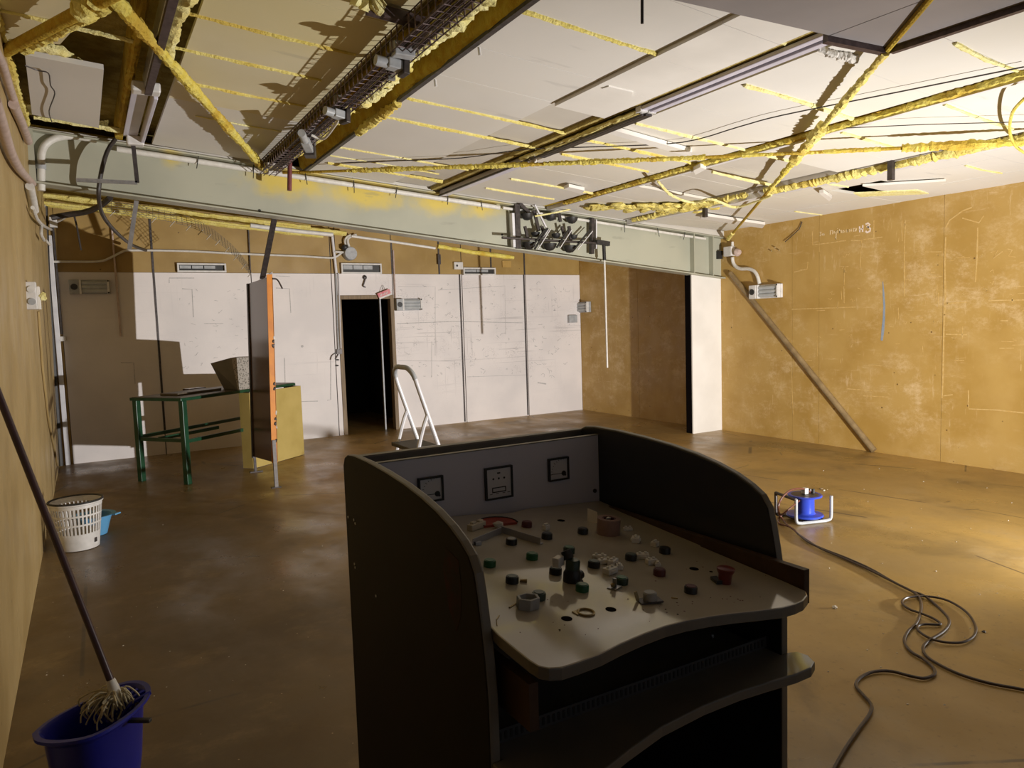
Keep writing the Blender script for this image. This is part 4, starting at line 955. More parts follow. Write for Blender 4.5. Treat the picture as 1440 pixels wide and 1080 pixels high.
# ------------------------------------------------------------------ green workbench with yellow cupboard
O = Vector((.80, 7.885, 0)); U = Vector((1.33, 1.035, 0)).normalized(); V = Vector((-U.y, U.x, 0))
LT, DT, ZT = 1.70, .62, .872
def tb(u, v, z): return O + U * u + V * v + Vector((0, 0, z))
def tbox(mb, u0, u1, v0, v1, z0, z1): return mb.hexa([tb(u, v, z) for u in (u0, u1) for v in (v0, v1) for z in (z0, z1)])
wb = thing('workbench', 'green framed workbench with a worn brown top behind the orange edged panel', 'workbench', O)
tbox(MB(), -.045, LT, -.03, DT + .04, ZT - .035, ZT - .004).build('top_frame', M['green'], wb, bev=.004)
tbox(MB(), -.03, LT - .01, -.015, DT + .025, ZT - .01, ZT).build('top', M['tabletop'], wb)
for u, v in ((0, 0), (0, DT), (1.58, DT), (1.58, 0)):
    tbox(MB(), u - .028, u + .028, v - .028, v + .028, 0, ZT - .035).build('leg', M['green'], wb, bev=.004)
for (u0, v0, u1, v1, z) in ((0, 0, 0, DT, .44), (0, 0, .8, 0, .43), (0, DT, 1.55, DT, .46), (.0, DT * .55, .8, DT * .55, .45)):
    MB().bar(tb(u0, v0, z), tb(u1, v1, z), .03, .035).build('rail', M['green'], wb)
cb = thing('cupboard', 'yellow plywood cupboard under the right end of the green workbench', 'cupboard', tb(.84, 0, 0))
tbox(MB(), .80, .82, -.12, .02, 0.005, ZT - .037).build('side_panel', M['yellow_ply'], cb)
tbox(MB(), .82, 1.66, -.12, -.10, .005, ZT - .037).build('front_panel', M['yellow_ply'], cb)
tbox(MB(), 1.66, 1.68, -.12, .02, .005, ZT - .037).build('side_panel', M['yellow_ply'], cb)
tag(tbox(MB(), .12, .72, .18, .42, ZT + .001, ZT + .025).build('wooden_board', M['tabletop'], bev=.002), 'flat brown board lying on the left half of the green workbench', 'board')
tag(tbox(MB(), .55, .78, .46, .56, ZT + .001, ZT + .03).build('wooden_board', M['brownpanel']), 'small dark board at the back of the green workbench', 'board')
# perforated grey box standing tilted on the bench
bxh = thing('perforated_box', 'grey perforated metal box tilted on the green workbench', 'box', tb(.86, .2, ZT))
a, b, c, d = [ony(*q, 8.33) for q in ((315, 549), (335, 553), (325, 503), (296, 511))]
a, d = ony(315, 549, 8.62), ony(296, 511, 8.62)
e, f = ony(357, 547, 8.45), ony(352, 502, 8.45)
a, b, e = [Vector((p.x, p.y, ZT + .002)) for p in (a, b, e)]
dep = Vector((.10, .20, 0))
MB().prism([a, b, c, d], dep).build('body', M['ceil_grey'].copy(), bxh)
bm_ = bxh.children[0]; bm_.data.materials.clear(); bm_.data.materials.append(pm('box_grey', (.22, .20, .17), (.18, .165, .14), 6, .6))
MB().prism([b, e, f, c], dep).build('grille', M['dots'], bxh)
# ------------------------------------------------------------------ free standing panel with orange edge
pn = thing('display_panel', 'tall brown panel with a chipped orange edge standing on thin steel legs', 'panel', (1.49, 7.6, 0))
def pp(x, y, z): return Vector((1.467 + x + .03 * z, y, z))
yn, yf = 7.15, 8.09
def pbox(mb, x0, x1, y0, y1, zs):      # zs: bottom/top at y0, bottom/top at y1
    return mb.hexa([pp(x, y, z) for x in (x0, x1) for y, (zb_, zt_) in ((y0, zs[0]), (y1, zs[1])) for z in (zb_, zt_)])
pbox(MB(), 0, .045, yn + .012, yf, ((.25, 2.0), (.17, 2.0))).build('board', M['brownpanel'], pn)
pbox(MB(), .046, .052, yn, yf, ((.25, 2.0), (.17, 2.0))).build('right_face', M['orange'], pn)
pbox(MB(), -.002, .05, yn, yn + .013, ((.24, 2.03), (.24, 2.0))).build('front_edge', M['orange'], pn)
pbox(MB(), -.012, .0, yf - .05, yf + .01, ((.16, 2.0), (.16, 2.0))).build('rear_edge_strip', M['dark_steel'], pn)
m = MB()
for z in (.95, 1.0, 1.36, 1.40, .62, .66, .45): m.blob(pp(.04, yn, z), .02, .4, (.7, .3, 1), 1)
m.build('chipped_patch', M['dark_steel'], pn)
m = MB()
for z in (.58, .72, 1.43): m.blob(pp(.05, yn, z), .015, .4, (.5, .3, 1.3), 1)
m.build('chipped_patch', M['plastic_white'], pn)
MB().box(1.482, 1.515, yn - .02, yn + .012, 0, .46).build('leg', M['dull_leg'], pn)
MB().box(1.475, 1.50, yf - .02, yf + .01, 0, .4).build('leg', M['dark_steel'], pn)
MB().box(1.43, 1.56, yf - .03, yf + .02, 0, .012).build('foot', M['dark_steel'], pn)
MB().box(1.45, 1.54, yn - .03, yn + .02, 0, .008).build('foot', M['dark_steel'], pn)
MB().tube(spline([pp(.05, yn, 1.99), pp(.10, yn + .02, 1.98), pp(.15, yn + .05, 1.90)], 5), .008, 6).build('wire', M['dark_steel'], pn)
m = MB()
for i in range(4):
    z = 1.93 - .02 * i; m.tube([pp(.03, 7.4 + .12 * i, 2.0), pp(.1 + .03 * i, 7.42 + .12 * i, 2.04 + .02 * i)], .005, 5)
m.build('wire_end', M['steel'], pn)
# strip of wire mesh hanging from the ceiling to the panel
ms = thing('wire_mesh_strip', 'strip of open wire mesh sagging from the ceiling to the tall panel', 'wire mesh', ony(290, 330, 8.2))
L1 = spline([ony(*q, 8.3) for q in ((150, 297), (215, 307), (270, 320), (300, 336), (330, 360), (352, 386))], 7)
m = MB(); wv = Vector((.02, 0, .13))
for k in range(6): m.tube([p + wv * (k / 5) + Vector((0, .04 * k, 0)) for p in L1], .0022, 5)
for i in range(0, len(L1)): m.tube([L1[i], L1[i] + wv + Vector((0, .2, 0))], .0018, 4)
for i in range(1, len(L1), 3): m.tube([L1[i] + Vector((-.015, 0, -.045)), L1[i] + Vector((.035, 0, .01))], .004, 5)
m.build('mesh', M['tray_mesh'], ms)
# ------------------------------------------------------------------ stepladder
lx = lambda z: 2.06 + (1.18 - z) * .322
ld = thing('stepladder', 'small aluminium stepladder with a looped handrail behind the console', 'ladder', (2.15, 5.2, 0))
y0, y1 = 5.0, 5.40
loop = [(lx(0.02), y0 - .03, .02), (lx(.6), y0, .6)] + spline([(lx(1.05), y0, 1.05), (lx(1.13), y0 + .015, 1.14), (lx(1.18), y0 + .09, 1.19), (lx(1.19), y0 + .2, 1.195), (lx(1.18), y1 - .09, 1.19), (lx(1.13), y1 - .015, 1.14), (lx(1.05), y1, 1.05)], 6) + [(lx(.6), y1, .6), (lx(.02), y1 + .03, .02)]
MB().tube(loop, .017, 10).build('rail_loop', M['alu'], ld, smooth=True)
MB().tube([Vector(p) for p in loop if p[2] > 1.1] if True else loop, .019, 10).build('grip', M['plastic_grey'], ld, smooth=True)
for y in (y0, y1):
    rl_ = MB().tube(spline([(lx(.84) - .0, y, .84), (lx(.84) - .035, y, .76), (2.085, y, .60), (2.01, y, .3), (1.94, y, .015)], 5), .016, 8).build('rear_leg', M['alu'], ld, smooth=True)
    MB().cyl((1.94, y, 0), (1.94, y, .05), .022, .02, 10).build('foot', M['black_rubber'], rl_, smooth=True)
for z, d in ((.60, .22), (.40, .10), (.20, .10)):
    MB().box(lx(z) - d, lx(z) + .02, y0 - .01, y1 + .01, z - .03, z).build('step', M['tread'], ld, bev=.006)
MB().cyl((lx(.6) - .02, y0, .585), (lx(.6) - .16, y0, .585), .022, .022, 10).build('platform_bar', M['alu'], ld, smooth=True)
for x, y in ((lx(.02), y0 - .03), (lx(.02), y1 + .03)): MB().cyl((x, y, 0), (x, y, .05), .022, .02, 10).build('foot', M['black_rubber'], ld, smooth=True)
# ------------------------------------------------------------------ laundry basket, basin
bk = thing('laundry_basket', 'white slatted plastic basket on the floor by the left wall', 'basket', (-.13, 6.02, 0))
bc = Vector((-.13, 6.02, 0)); rz = lambda z: .128 + (.165 - .128) * z / .34
MB().lathe([(0, .004), (rz(0), .004), (rz(.12), .12), (rz(.12) - .006, .12), (rz(0) - .006, .01), (0, .01)], bc, 40).build('lower_shell', M['plastic_white'], bk, smooth=True)
m = MB()
for z, h in ((.185, .012), (.25, .012), (.315, .022)):
    m.lathe([(rz(z) + .001, z - h / 2), (rz(z) + .002, z + h / 2), (rz(z) - .006, z + h / 2), (rz(z) - .006, z - h / 2), (rz(z) + .001, z - h / 2)], bc, 40)
m.lathe([(rz(.33), .325), (rz(.34) + .008, .33), (rz(.34) + .008, .342), (rz(.34) - .006, .342), (rz(.33) - .004, .325)], bc, 40)
m.build('rim', M['plastic_white'], bk, smooth=True)
m = MB()
for k in range(38):
    a = 2 * math.pi * k / 38; c, s_ = math.cos(a), math.sin(a)
    m.bar(bc + Vector((c * (rz(.11) - .002), s_ * (rz(.11) - .002), .11)), bc + Vector((c * (rz(.33) - .002), s_ * (rz(.33) - .002), .33)), .011, .004, (c, s_, 0))
m.build('slats', M['plastic_white'], bk)
m = MB()
pts = [bc + Vector((math.cos(a) * (rz(.34) + .004), math.sin(a) * (rz(.34) + .004), .345)) for a in [2 * math.pi * k / 40 for k in range(40)]]
m.tube(pts, .008, 8, closed=True); m.build('dark_rim_band', M['dark'], bk, smooth=True)
m = MB(); m.box(-.012, .012, -.002, .002, -.016, .016, Matrix.Translation(bc + Vector((.105, -.085, .06))) @ Matrix.Rotation(math.radians(50), 4, 'Z')); m.build('sticker', M['dark_steel'], bk)
bs = thing('basin', 'light blue plastic basin standing behind the white basket', 'basin', (-.03, 6.34, 0))
MB().lathe([(0, .004), (.085, .004), (.105, .08), (.125, .145), (.15, .15), (.152, .156), (.122, .152), (.10, .08), (.08, .012), (0, .012)], (-.03, 6.34, 0), 36).build('bowl', M['basin'], bs, smooth=True)
MB().bar((.09, 6.29, .152), (.135, 6.25, .156), .06, .012).build('lip', M['basin'], bs, bev=.004)
# ------------------------------------------------------------------ blue mop bucket and mop
rim = [(-.21, 2.60), (-.17, 2.665), (-.08, 2.735), (.01, 2.80), (.075, 2.79), (.105, 2.72), (.085, 2.63), (.02, 2.54), (-.06, 2.485), (-.14, 2.50), (-.195, 2.545)]
RP = spline([Vector((x, y, .3)) for x, y in rim + rim[:1]], 4)[:-1]
rc = Vector((-.052, 2.64, 0))
mb = thing('mop_bucket', 'dark blue plastic mop bucket at the lower left corner', 'bucket', rc)
def ringpts(k, z): return [Vector((rc.x + (p.x - rc.x) * k, rc.y + (p.y - rc.y) * k, z)) for p in RP]
m = MB(); prev = None; first = None
for k, z in ((.70, .004), (.80, .1), (.90, .27), (1.0, .285), (1.06, .292), (1.06, .302), (.96, .302), (.88, .285), (.78, .10), (.68, .015)):
    r = [m.b.verts.new(p) for p in ringpts(k, z)]
    if prev:
        for i in range(len(r)): m.face([prev[i], prev[(i + 1) % len(r)], r[(i + 1) % len(r)], r[i]])
    else: m.face(r[::-1])
    prev = r
m.face(prev); m.build('tub', M['bucket'], mb, smooth=True)
m = MB()
for i, k in enumerate((-.06, -.03, 0, .03, .06)):
    m.tube(spline([Vector((.075, 2.73, .30)) + Vector((-.6, .8, 0)) * k, Vector((.02, 2.70, .285)) + Vector((-.6, .8, 0)) * k * .8, Vector((-.01, 2.685, .23)) + Vector((-.6, .8, 0)) * k * .5], 4), .007, 6)
m.build('wringer_ribs', M['bucket'], mb, smooth=True)
a, b = onz(166, 1013, .27), onz(212, 1013, .27)
MB().bar(a, b, .018, .012).build('carry_handle', M['dark'], mb, bev=.003)
mp = thing('mop', 'string mop with long dark handle standing in the blue bucket against the left wall', 'mop', (0, 2.68, .3))
a = Vector((0.005, 2.685, .345)); b = onx(-25, 496, -.285)
hnd = MB().tube([a, a.lerp(b, .12), b], [.012, .0115, .0115], 12).build('handle', M['mophandle'], mp, smooth=True)
dvec = (a - b).normalized()
MB().tube([a + dvec * .045, a - dvec * .03], [.022, .014], 12).build('socket', M['conduit'], mp, smooth=True)
m = MB(); random.seed(5)
for i in range(95):
    an = random.uniform(0, 2 * math.pi); rr = random.uniform(.03, .085)
    p0 = a + dvec * .03 + Vector((random.uniform(-.012, .012), random.uniform(-.012, .012), 0))
    p2 = a + Vector((math.cos(an) * rr - .02, math.sin(an) * rr * .8, -random.uniform(.015, .07)))
    p1 = p0.lerp(p2, .5) + Vector((0, 0, random.uniform(.005, .03)))
    m.tube(spline([p0, p1, p2, p2 + Vector((random.uniform(-.015, .015), random.uniform(-.015, .015), -.025))], 3), .0028, 5)
m.build('strands', M['mop'], mp, smooth=True)
# ------------------------------------------------------------------ blue cable reel
ro = Vector((4.28, 3.415, 0)); ru = Vector((.963, -.275, 0)).normalized(); rv = Vector((-ru.y, ru.x, 0))
def rr_(u, v, z): return ro + ru * u + rv * v + Vector((0, 0, z))
re = thing('cable_reel', 'blue plastic cable reel in a grey tube frame on the floor', 'cable reel', rr_(.15, .12, 0))
for v in (0, .24):
    pts = [rr_(0, v, .19)] + spline([rr_(0, v, .06), rr_(.008, v, .022), rr_(.045, v, .012)], 4) + spline([rr_(.245, v, .012), rr_(.283, v, .022), rr_(.29, v, .06)], 4) + [rr_(.29, v, .19)]
    MB().tube(pts, .0115, 8).build('frame_tube', M['plastic_grey'] if v == 0 else M['dark_steel'], re, smooth=True)
for u in (0,): MB().tube([rr_(u, 0, .185), rr_(u, .24, .185)], .0115, 8).build('frame_tube', M['dark_steel'], re, smooth=True)
for u in (.06, .23): MB().tube([rr_(u, 0, .016), rr_(u, .24, .016)], .009, 8).build('frame_tube', M['dark_steel'], re, smooth=True)
rc2 = rr_(.155, .115, 0)
MB().lathe([(0, .03), (.125, .03), (.13, .036), (.125, .045), (.075, .05), (.066, .06), (.066, .165), (.07, .172), (.118, .176), (.12, .182), (.115, .188), (0, .188)], rc2, 36).build('drum', M['reelblue'], re, smooth=True)
spl = MB().lathe([(0, .189), (.09, .189), (.10, .187)], rc2, 30).build('socket_plate', M['dark_steel'], re, smooth=True)
q = rc2 + Vector((0, 0, .19)); MB().box(q.x - .02, q.x + .02, q.y - .02, q.y + .02, q.z, q.z + .045).build('plug', M['plastic_white'], spl, bev=.006)
MB().cyl(q + ru * .07, q + ru * .07 + Vector((0, 0, .03)), .012).build('knob', M['dark'], re, smooth=True)
# cables on the floor
def fl(l, z=.009, s=.4074, ox=1000, oy=640): return [onz(ox + x * s, oy + y * s, z) for x, y in l]
r0 = .0066
A_ = fl([(300, 272), (370, 318), (450, 353), (540, 393), (620, 433), (690, 468), (740, 488), (795, 535), (822, 572), (803, 607), (755, 638), (732, 662), (742, 692), (785, 722), (860, 757), (960, 787), (1090, 812), (1250, 850)])
B2 = fl([(296, 268), (335, 300), (390, 325), (470, 356), (550, 392), (630, 438), (700, 474), (722, 500), (724, 535), (708, 580), (678, 610), (667, 642), (690, 678), (735, 705), (768, 735), (768, 758), (735, 770), (690, 763), (620, 746), (560, 748), (515, 768), (500, 795), (525, 828), (553, 862), (546, 895), (510, 945), (465, 1010), (425, 1080), (390, 1150)], .010)
C_ = fl([(725, 486), (780, 492), (830, 508), (885, 545), (913, 592), (905, 625), (870, 645), (820, 647), (765, 636), (722, 612), (712, 592), (735, 584), (790, 584), (775, 568), (735, 550), (690, 534), (665, 518), (660, 503), (680, 491), (730, 487)], .012)
tag(MB().tube(spline(A_, 6), r0, 8).build('floor_cable', M['cable'], smooth=True), 'dark cable from the blue reel running off the right edge of the floor', 'cable')
tag(MB().tube(spline(B2, 6), r0, 8).build('floor_cable', M['cable'], smooth=True), 'dark cable from the blue reel snaking down to the bottom edge', 'cable')
tag(MB().tube(spline(C_, 6), .006, 8).build('floor_cable', M['cable'], smooth=True), 'loose loops of dark cable on the floor right of the console', 'cable')
G = [(750, 350), (710, 265), (640, 222), (540, 205), (440, 215), (350, 250), (270, 320), (205, 410), (172, 520)]
yv = rc2.y
pl_ = [Vector((0, 0, 0))] * 0
for i, (x, y) in enumerate(G):
    t = i / (len(G) - 1); pl_.append(ony(1080 + x / 12, 670 + y / 12, yv - .02 * t))
tail = [onz(1080 + x / 12, 670 + y / 12, z) for x, y, z in ((195, 640, .05), (260, 740, .012), (340, 830, .01), (440, 900, .009))] + fl([(300, 272)])
tag(MB().tube(spline(pl_ + tail, 5), .007, 8).build('reel_cable', M['red_wire'], smooth=True), 'reddish cable arching from the top plug of the blue reel', 'cable')
pts = [ony(1124, 704, rc2.y - .04), ony(1108, 717, rc2.y - .08), onz(1096, 727, .01), onz(1095, 735, .009), onz(1101, 738, .009), onz(1112, 741, .009)]
tag(MB().tube(spline(pts, 5), .006, 6).build('reel_cable', M['red_wire'], smooth=True), 'thin cable crossing behind the frame of the blue reel', 'cable')
# crumbs on the floor
random.seed(9)
def crumb(px, py, r, lbl, mt='crumb'):
    q = onz(px, py); return tag(MB().blob(q + Vector((0, 0, r * .45)), r, .35, (1.3, 1, .5), 2).build('plaster_crumb', M[mt]), lbl, 'crumb')
crumb(1174, 855, .012, 'largest white crumb on the floor right of the console')
crumb(1384, 889, .008, 'small dark crumb right of the cable loops', 'dark_steel')
crumb(1155, 688, .012, 'brown crumb on the floor just behind the blue reel', 'wood')
crumb(1159, 690, .008, 'pale crumb on the floor just behind the blue reel')
m = MB()
for i in range(70):
    x, y = random.uniform(880, 1440), random.uniform(640, 1000)
    if x < 1150 and y > 650: continue
    q = onz(x, y); m.blob(q + Vector((0, 0, .001)), random.uniform(.0025, .0045), .4, (1.3, 1, .5), 1)
for i in range(40):
    q = onz(random.uniform(60, 470), random.uniform(660, 1000)); m.blob(q + Vector((0, 0, .001)), random.uniform(.0015, .003), .4, (1.3, 1, .5), 1)
tag(m.build('floor_grit', M['crumb']), 'tiny pale grit scattered over the concrete floor', 'grit', kind='stuff')
# ------------------------------------------------------------------ the control console
XA0, XA1, XB0, XB1 = .557, .578, 1.30, 1.321        # left side outer/inner, right side inner/outer
cn = thing('control_console', 'dark laminate control console with curved sides in the foreground', 'control console', ((XA0 + XB1) / 2, 1.45, 0))
prof = [(1.075, 0), (1.075, .85), (1.082, .92), (1.092, .98), (1.102, 1.03), (1.112, 1.068), (1.132, 1.094), (1.165, 1.113), (1.21, 1.131), (1.27, 1.147), (1.34, 1.160), (1.43, 1.171), (1.54, 1.179), (1.66, 1.184), (1.76, 1.184), (1.805, 1.180), (1.832, 1.169), (1.845, 1.148), (1.845, 0)]
def side(x0, x1, outer, inner, nm, lbl):
    P = MB(); ya = [(x0, y, z) for y, z in prof]
    dx = x1 - x0
    A = [P.b.verts.new(Vector(p)) for p in ya]; B = [P.b.verts.new(Vector((p[0] + dx, p[1], p[2]))) for p in ya]
    P.mi = outer; P.face(A[::-1]); P.mi = inner; P.face(B)
    P.mi = 2; n = len(A)
    for i in range(n): P.face([A[i], A[(i + 1) % n], B[(i + 1) % n], B[i]])
    return P.build(nm, [M['con_out'], M['con_in'], M['con_edge']], cn, bev=.0045, label=lbl)
sl_ = side(XA0, XA1, 0, 1, 'side_panel', 'left curved side panel')
sr_ = side(XB0, XB1, 1, 0, 'side_panel', 'right curved side panel, dark inside')
m = MB()
for px, py in ((490, 727), (498, 731), (500, 736), (499, 793), (500, 798), (529, 838)): m.disc(onx(px, py, XA0), .0035, (-1, 0, 0), .0015, 10)
m.build('screw_head', M['steel'], sl_)
q = onx(640, 825, XA0); m = MB()
m.prism([(XA0 - .0006, q.y + dy, q.z + dz) for dy, dz in ((-.02, .055), (.035, .065), (.05, .02), (.03, -.05), (0.0, -.085), (-.02, -.05), (-.028, 0))], (.0008, 0, 0)); m.build('stain', pm('rusty_stain', (.065, .024, .017), (.034, .029, .021), 30, .6, spec=.12), sl_, label='reddish stain')
MB().box(XA1, XB0, 1.825, 1.845, .02, 1.164).build('back_panel', [M['back_in']], cn)
MB().box(XA1, XB0, 1.822, 1.848, 1.164, 1.169).build('back_edge', M['con_edge'], cn)
ip = MB().box(XA1 + .001, XB0 - .001, 1.738, 1.752, .84, 1.160).build('instrument_panel', M['con_blue'], cn, bev=.001)
MB().box(XA1 + .001, XB0 - .001, 1.737, 1.753, 1.160, 1.1625).build('edge_band', M['con_edge'], ip)
YI = 1.738
def meter(x0, x1, z0, z1, kind, lbl):
    f = MB(); w = .0045; yy0 = YI - .010
    f.box(x0, x1, yy0, YI, z1 - w, z1); f.box(x0, x1, yy0, YI, z0, z0 + w); f.box(x0, x0 + w, yy0, YI, z0 + w, z1 - w); f.box(x1 - w, x1, yy0, YI, z0 + w, z1 - w)
    o = f.build('meter', M['dark'], ip, label=lbl)
    MB().box(x0 + w, x1 - w, YI - .005, YI - .0005, z0 + w, z1 - w).build('dial', M['meter_face'], ip)
    xm, zm = (x0 + x1) / 2, (z0 + z1) / 2; W = x1 - x0; d = MB(); y = YI - .0052; N_ = (0, -1, 0)
    if kind == 'counter':
        for a, b in ((-.24, .24),):
            z = zm - .02 * W / .09
            d.ribbon([(xm + a * W, y, z + .006), (xm + b * W, y, z + .006)], .0028, N_, .0006); d.ribbon([(xm + a * W, y, z - .006), (xm + b * W, y, z - .006)], .0028, N_, .0006)
            d.ribbon([(xm + a * W, y, z + .0074), (xm + a * W, y, z - .0074)], .0028, N_, .0006); d.ribbon([(xm + b * W, y, z + .0074), (xm + b * W, y, z - .0074)], .0028, N_, .0006)
        for k in (-.2, 0, .2): d.disc((xm + k * W, y, zm + .012), .003, N_, .0006, 10)
        d.ribbon([(xm - .06 * W, y, zm + .027), (xm + .06 * W, y, zm + .027)], .004, N_, .0006)
        for k in (-.35, -.12, .12, .3): d.ribbon([(xm + k * W, y, z0 + .015), (xm + (k + .1) * W, y, z0 + .015)], .0016, N_, .0006)
    else:
        c = Vector((x1 - .017, y, z0 + .019))
        d.disc(c, .0075, N_, .001, 14); d.ribbon([c, c + Vector((-W * .62, 0, .001))], .0016, N_, .0006)
        d.ribbon([c, c + Vector((.007, 0, -.007))], .006, N_, .0006)
        for i in range(9):
            a = math.radians(90 + 90 * i / 8); p = c + Vector((math.cos(a), 0, math.sin(a))) * W * .58; e = c + Vector((math.cos(a), 0, math.sin(a))) * W * (.64 if i % 4 else .68)
            d.ribbon([p, e], .0012, N_, .0006)
    d.build('dial_marks', M['dark'], ip)
meter(.912, .997, 1.021, 1.110, 'counter', 'large square counter meter in the middle')
meter(1.117, 1.186, 1.045, 1.111, 'needle', 'small square needle meter at right')
meter(.717, .787, 1.043, 1.109, 'needle', 'small square needle meter at left')
MB().disc(ony(836, 690, YI), .006, (0, -1, 0), .004, 12).build('screw', M['dark'], ip)
# tilted desk board
def dz(x, y): return .963 - .066 * (x - 1.30) + .0606 * (y - 1.74)
dn = Vector((.066, -.0606, 1)).normalized()
def ond(px, py, up=0.0):
    v = ray(px, py); n = Vector((.066, -.0606, 1)); c = .963 + .066 * 1.30 - .0606 * 1.74 + up
    return CAM + v * ((c - n.dot(CAM)) / n.dot(v))
fr = [(690, 884), (700, 893), (724, 913), (744, 929), (757, 937), (772, 940), (790, 939), (815, 931), (845, 920), (875, 905), (905, 892), (935, 881), (965, 873), (1000, 866.5), (1030, 862.5), (1065, 859), (1100, 855), (1118, 850), (1130, 844.5), (1136, 837), (1133, 830.5)]
pts = [ond(*q) for q in fr]
pts = [Vector((max(p.x, XA1 + .0) if p.y > 1.07 else p.x, p.y, p.z)) for p in pts]
back = [(1.277, 1.05), (1.277, 1.3), (1.298, 1.31), (1.298, 1.735)] + [(lambda p: (p.x, min(p.y, 1.735)))(ond(*q)) for q in ((800, 706), (770, 709), (750, 711), (742, 713.5), (733, 717), (722, 720), (705, 722), (685, 722.5), (660, 723), (632, 726))] + [(XA1 + .001, 1.70), (XA1 + .001, 1.10)]
out = [(p.x, p.y) for p in pts] + back
m = MB()
T = [m.b.verts.new(Vector((x, y, dz(x, y)))) for x, y in out]; Bt = [m.b.verts.new(Vector((x, y, dz(x, y) - .022))) for x, y in out]
m.mi = 0; m.face(T); m.face(Bt[::-1]); m.mi = 1
for i in range(len(out)): m.face([T[i], T[(i + 1) % len(out)], Bt[(i + 1) % len(out)], Bt[i]])
dk = m.build('desk_board', [M['desk'], M['desk_edge']], cn, bev=.003)
MB().box(1.279, 1.296, 1.0, 1.70, .885, .960).build('rail', M['desk_wood'], cn, bev=.001, label='brown rail standing up along the right edge')
MB().box(.594, .612, 1.0, 1.70, .822, .905).build('rail', M['desk_wood'], cn, label='brown rail under the left edge of the desk board')
MB().box(XA1, XB0, 1.45, 1.47, .62, .83).build('inner_panel', M['con_in'], cn)
# lower shelf
sh = [(.560, 1.075), (.560, .955), (.575, .935), (.62, .93), (.70, .95), (.78, .975), (.88, 1.0), (1.0, 1.012), (1.10, 1.012), (1.18, 1.005), (1.25, .997), (1.30, .998), (1.330, 1.012), (1.345, 1.04), (1.340, 1.066), (1.322, 1.074), (1.298, 1.076), (1.298, 1.4), (.58, 1.4), (.58, 1.075)]
m = MB(); T = [m.b.verts.new(Vector((x, y, .742))) for x, y in sh]; Bt = [m.b.verts.new(Vector((x, y, .720))) for x, y in sh]
m.mi = 0; m.face(T); m.face(Bt[::-1]); m.mi = 1
for i in range(len(sh)): m.face([T[i], T[(i + 1) % len(sh)], Bt[(i + 1) % len(sh)], Bt[i]])
m.build('lower_shelf', [M['shelf'], M['desk_edge']], cn, bev=.003)
vs_ = MB().box(XA1, XB0, 1.118, 1.124, .742, .768).build('vent_strip', M['vent_grey'], cn)
m = MB()
for i in range(60): x = XA1 + .02 + i * .0116; m.box(x, x + .005, 1.1165, 1.119, .748, .763)
m.build('slots', M['dark'], vs_)
MB().box(XA1, XB0, 1.62, 1.64, .0, .72).build('kick_panel', M['con_in'], cn)
c = ony(1001, 894, 1.2); MB().blob(c, .006, .3, (1, 1, 1.4), 1).build('clip', M['steel'], cn, label='bright metal clip under the desk board')
# holes in the desk board
for px, py, r in ((797, 870, .0105), (859, 857, .0105), (789, 732, .0105), (853, 746, .0105), (976, 800, .0105), (1000, 804, .004), (787, 886, .002), (936, 857, .0018), (953, 864, .0018)):
    MB().disc(ond(px, py), r, dn, .0005, 16).build('drilled_hole', M['hole'], dk)
m = MB(); random.seed(4)
for i in range(26):
    x = random.uniform(715, 1070); m.disc(ond(x, random.uniform(838, max(846, min(920, 925 - (x - 760) * .31)))), random.uniform(.0006, .002), dn, .0006, 7)
for i in range(14): m.disc(ond(random.uniform(900, 1080), random.uniform(780, 850)), random.uniform(.0006, .002), dn, .0006, 7)
sk_ = m.build('specks', M['btn_red'], dk); sk_['kind'] = 'stuff'
# push buttons fitted in the desk board
def button(px, py, mt, cap=None, r=.0128, h=.0135):
    c = ond(px, py, .0)
    a, b = Vector(c), c + dn * h
    o = MB().tube([a, a + dn * (h * .75), b], [r * 1.06, r * 1.06, r * .97], 20).build('push_button', M[mt], dk, smooth=True)
    MB().tube([b, b + dn * .0012], [r * .82, r * .78], 20).build('button_cap', M[cap or mt], dk, smooth=True)
BT = [(688.6, 796, 'btn_green'), (748, 786, 'btn_green'), (800, 777, 'btn_dkgreen', 'btn_green'), (781, 806.5, 'btn_black', 'btn_dkgreen'), (720, 819, 'btn_black', 'btn_dkgreen'), (818.5, 830.5, 'btn_green'), (835, 797, 'btn_black', 'btn_dkgreen'), (874, 820.5, 'btn_dkgreen', 'btn_green'), (757.6, 842, 'btn_dkgreen'), (719, 765, 'btn_black', 'plastic_grey'), (740.7, 740.5, 'btn_red'), (769, 757, 'btn_black'), (819.5, 750, 'btn_black'), (887, 787, 'btn_black', 'btn_dkgreen'), (934.7, 777.5, 'btn_black'), (927, 808.5, 'btn_red'), (971, 833, 'btn_black', 'btn_red')]
for b in BT: button(*b)
# ------------------------------------------------------------------ loose things on the desk board
def up(px, py, k): return ond(px, py) + dn * k
t = thing('joystick', 'black joystick column standing on the console desk', 'joystick', ond(803, 815))
c = ond(804, 817)
MB().tube([c, c + dn * .018, c + dn * .026], [.0185, .0185, .014], 20).build('base', M['btn_black'], t, smooth=True)
MB().tube([c + dn * .026, c + dn * .042, c + dn * .046], [.015, .015, .012], 18).build('collar', M['btn_dkgreen'], t, smooth=True)
MB().tube([c + Vector((-.004, .010, 0)) + dn * .046, c + Vector((-.008, .018, 0)) + dn * .062], [.012, .011], 16).build('cap', M['btn_black'], t, smooth=True)
MB().box(-.013, .013, -.008, .008, 0, .02, Matrix.Translation(c + Vector((-.028, .012, 0)) + dn * .034) @ Matrix.Rotation(.5, 4, 'Z')).build('switch_block', M['plastic_white'], t, bev=.002)
MB().tube([c + Vector((.015, .0, .008)), c + Vector((.026, .004, .008))], .010, 10).build('side_knob', M['btn_black'], t, smooth=True)
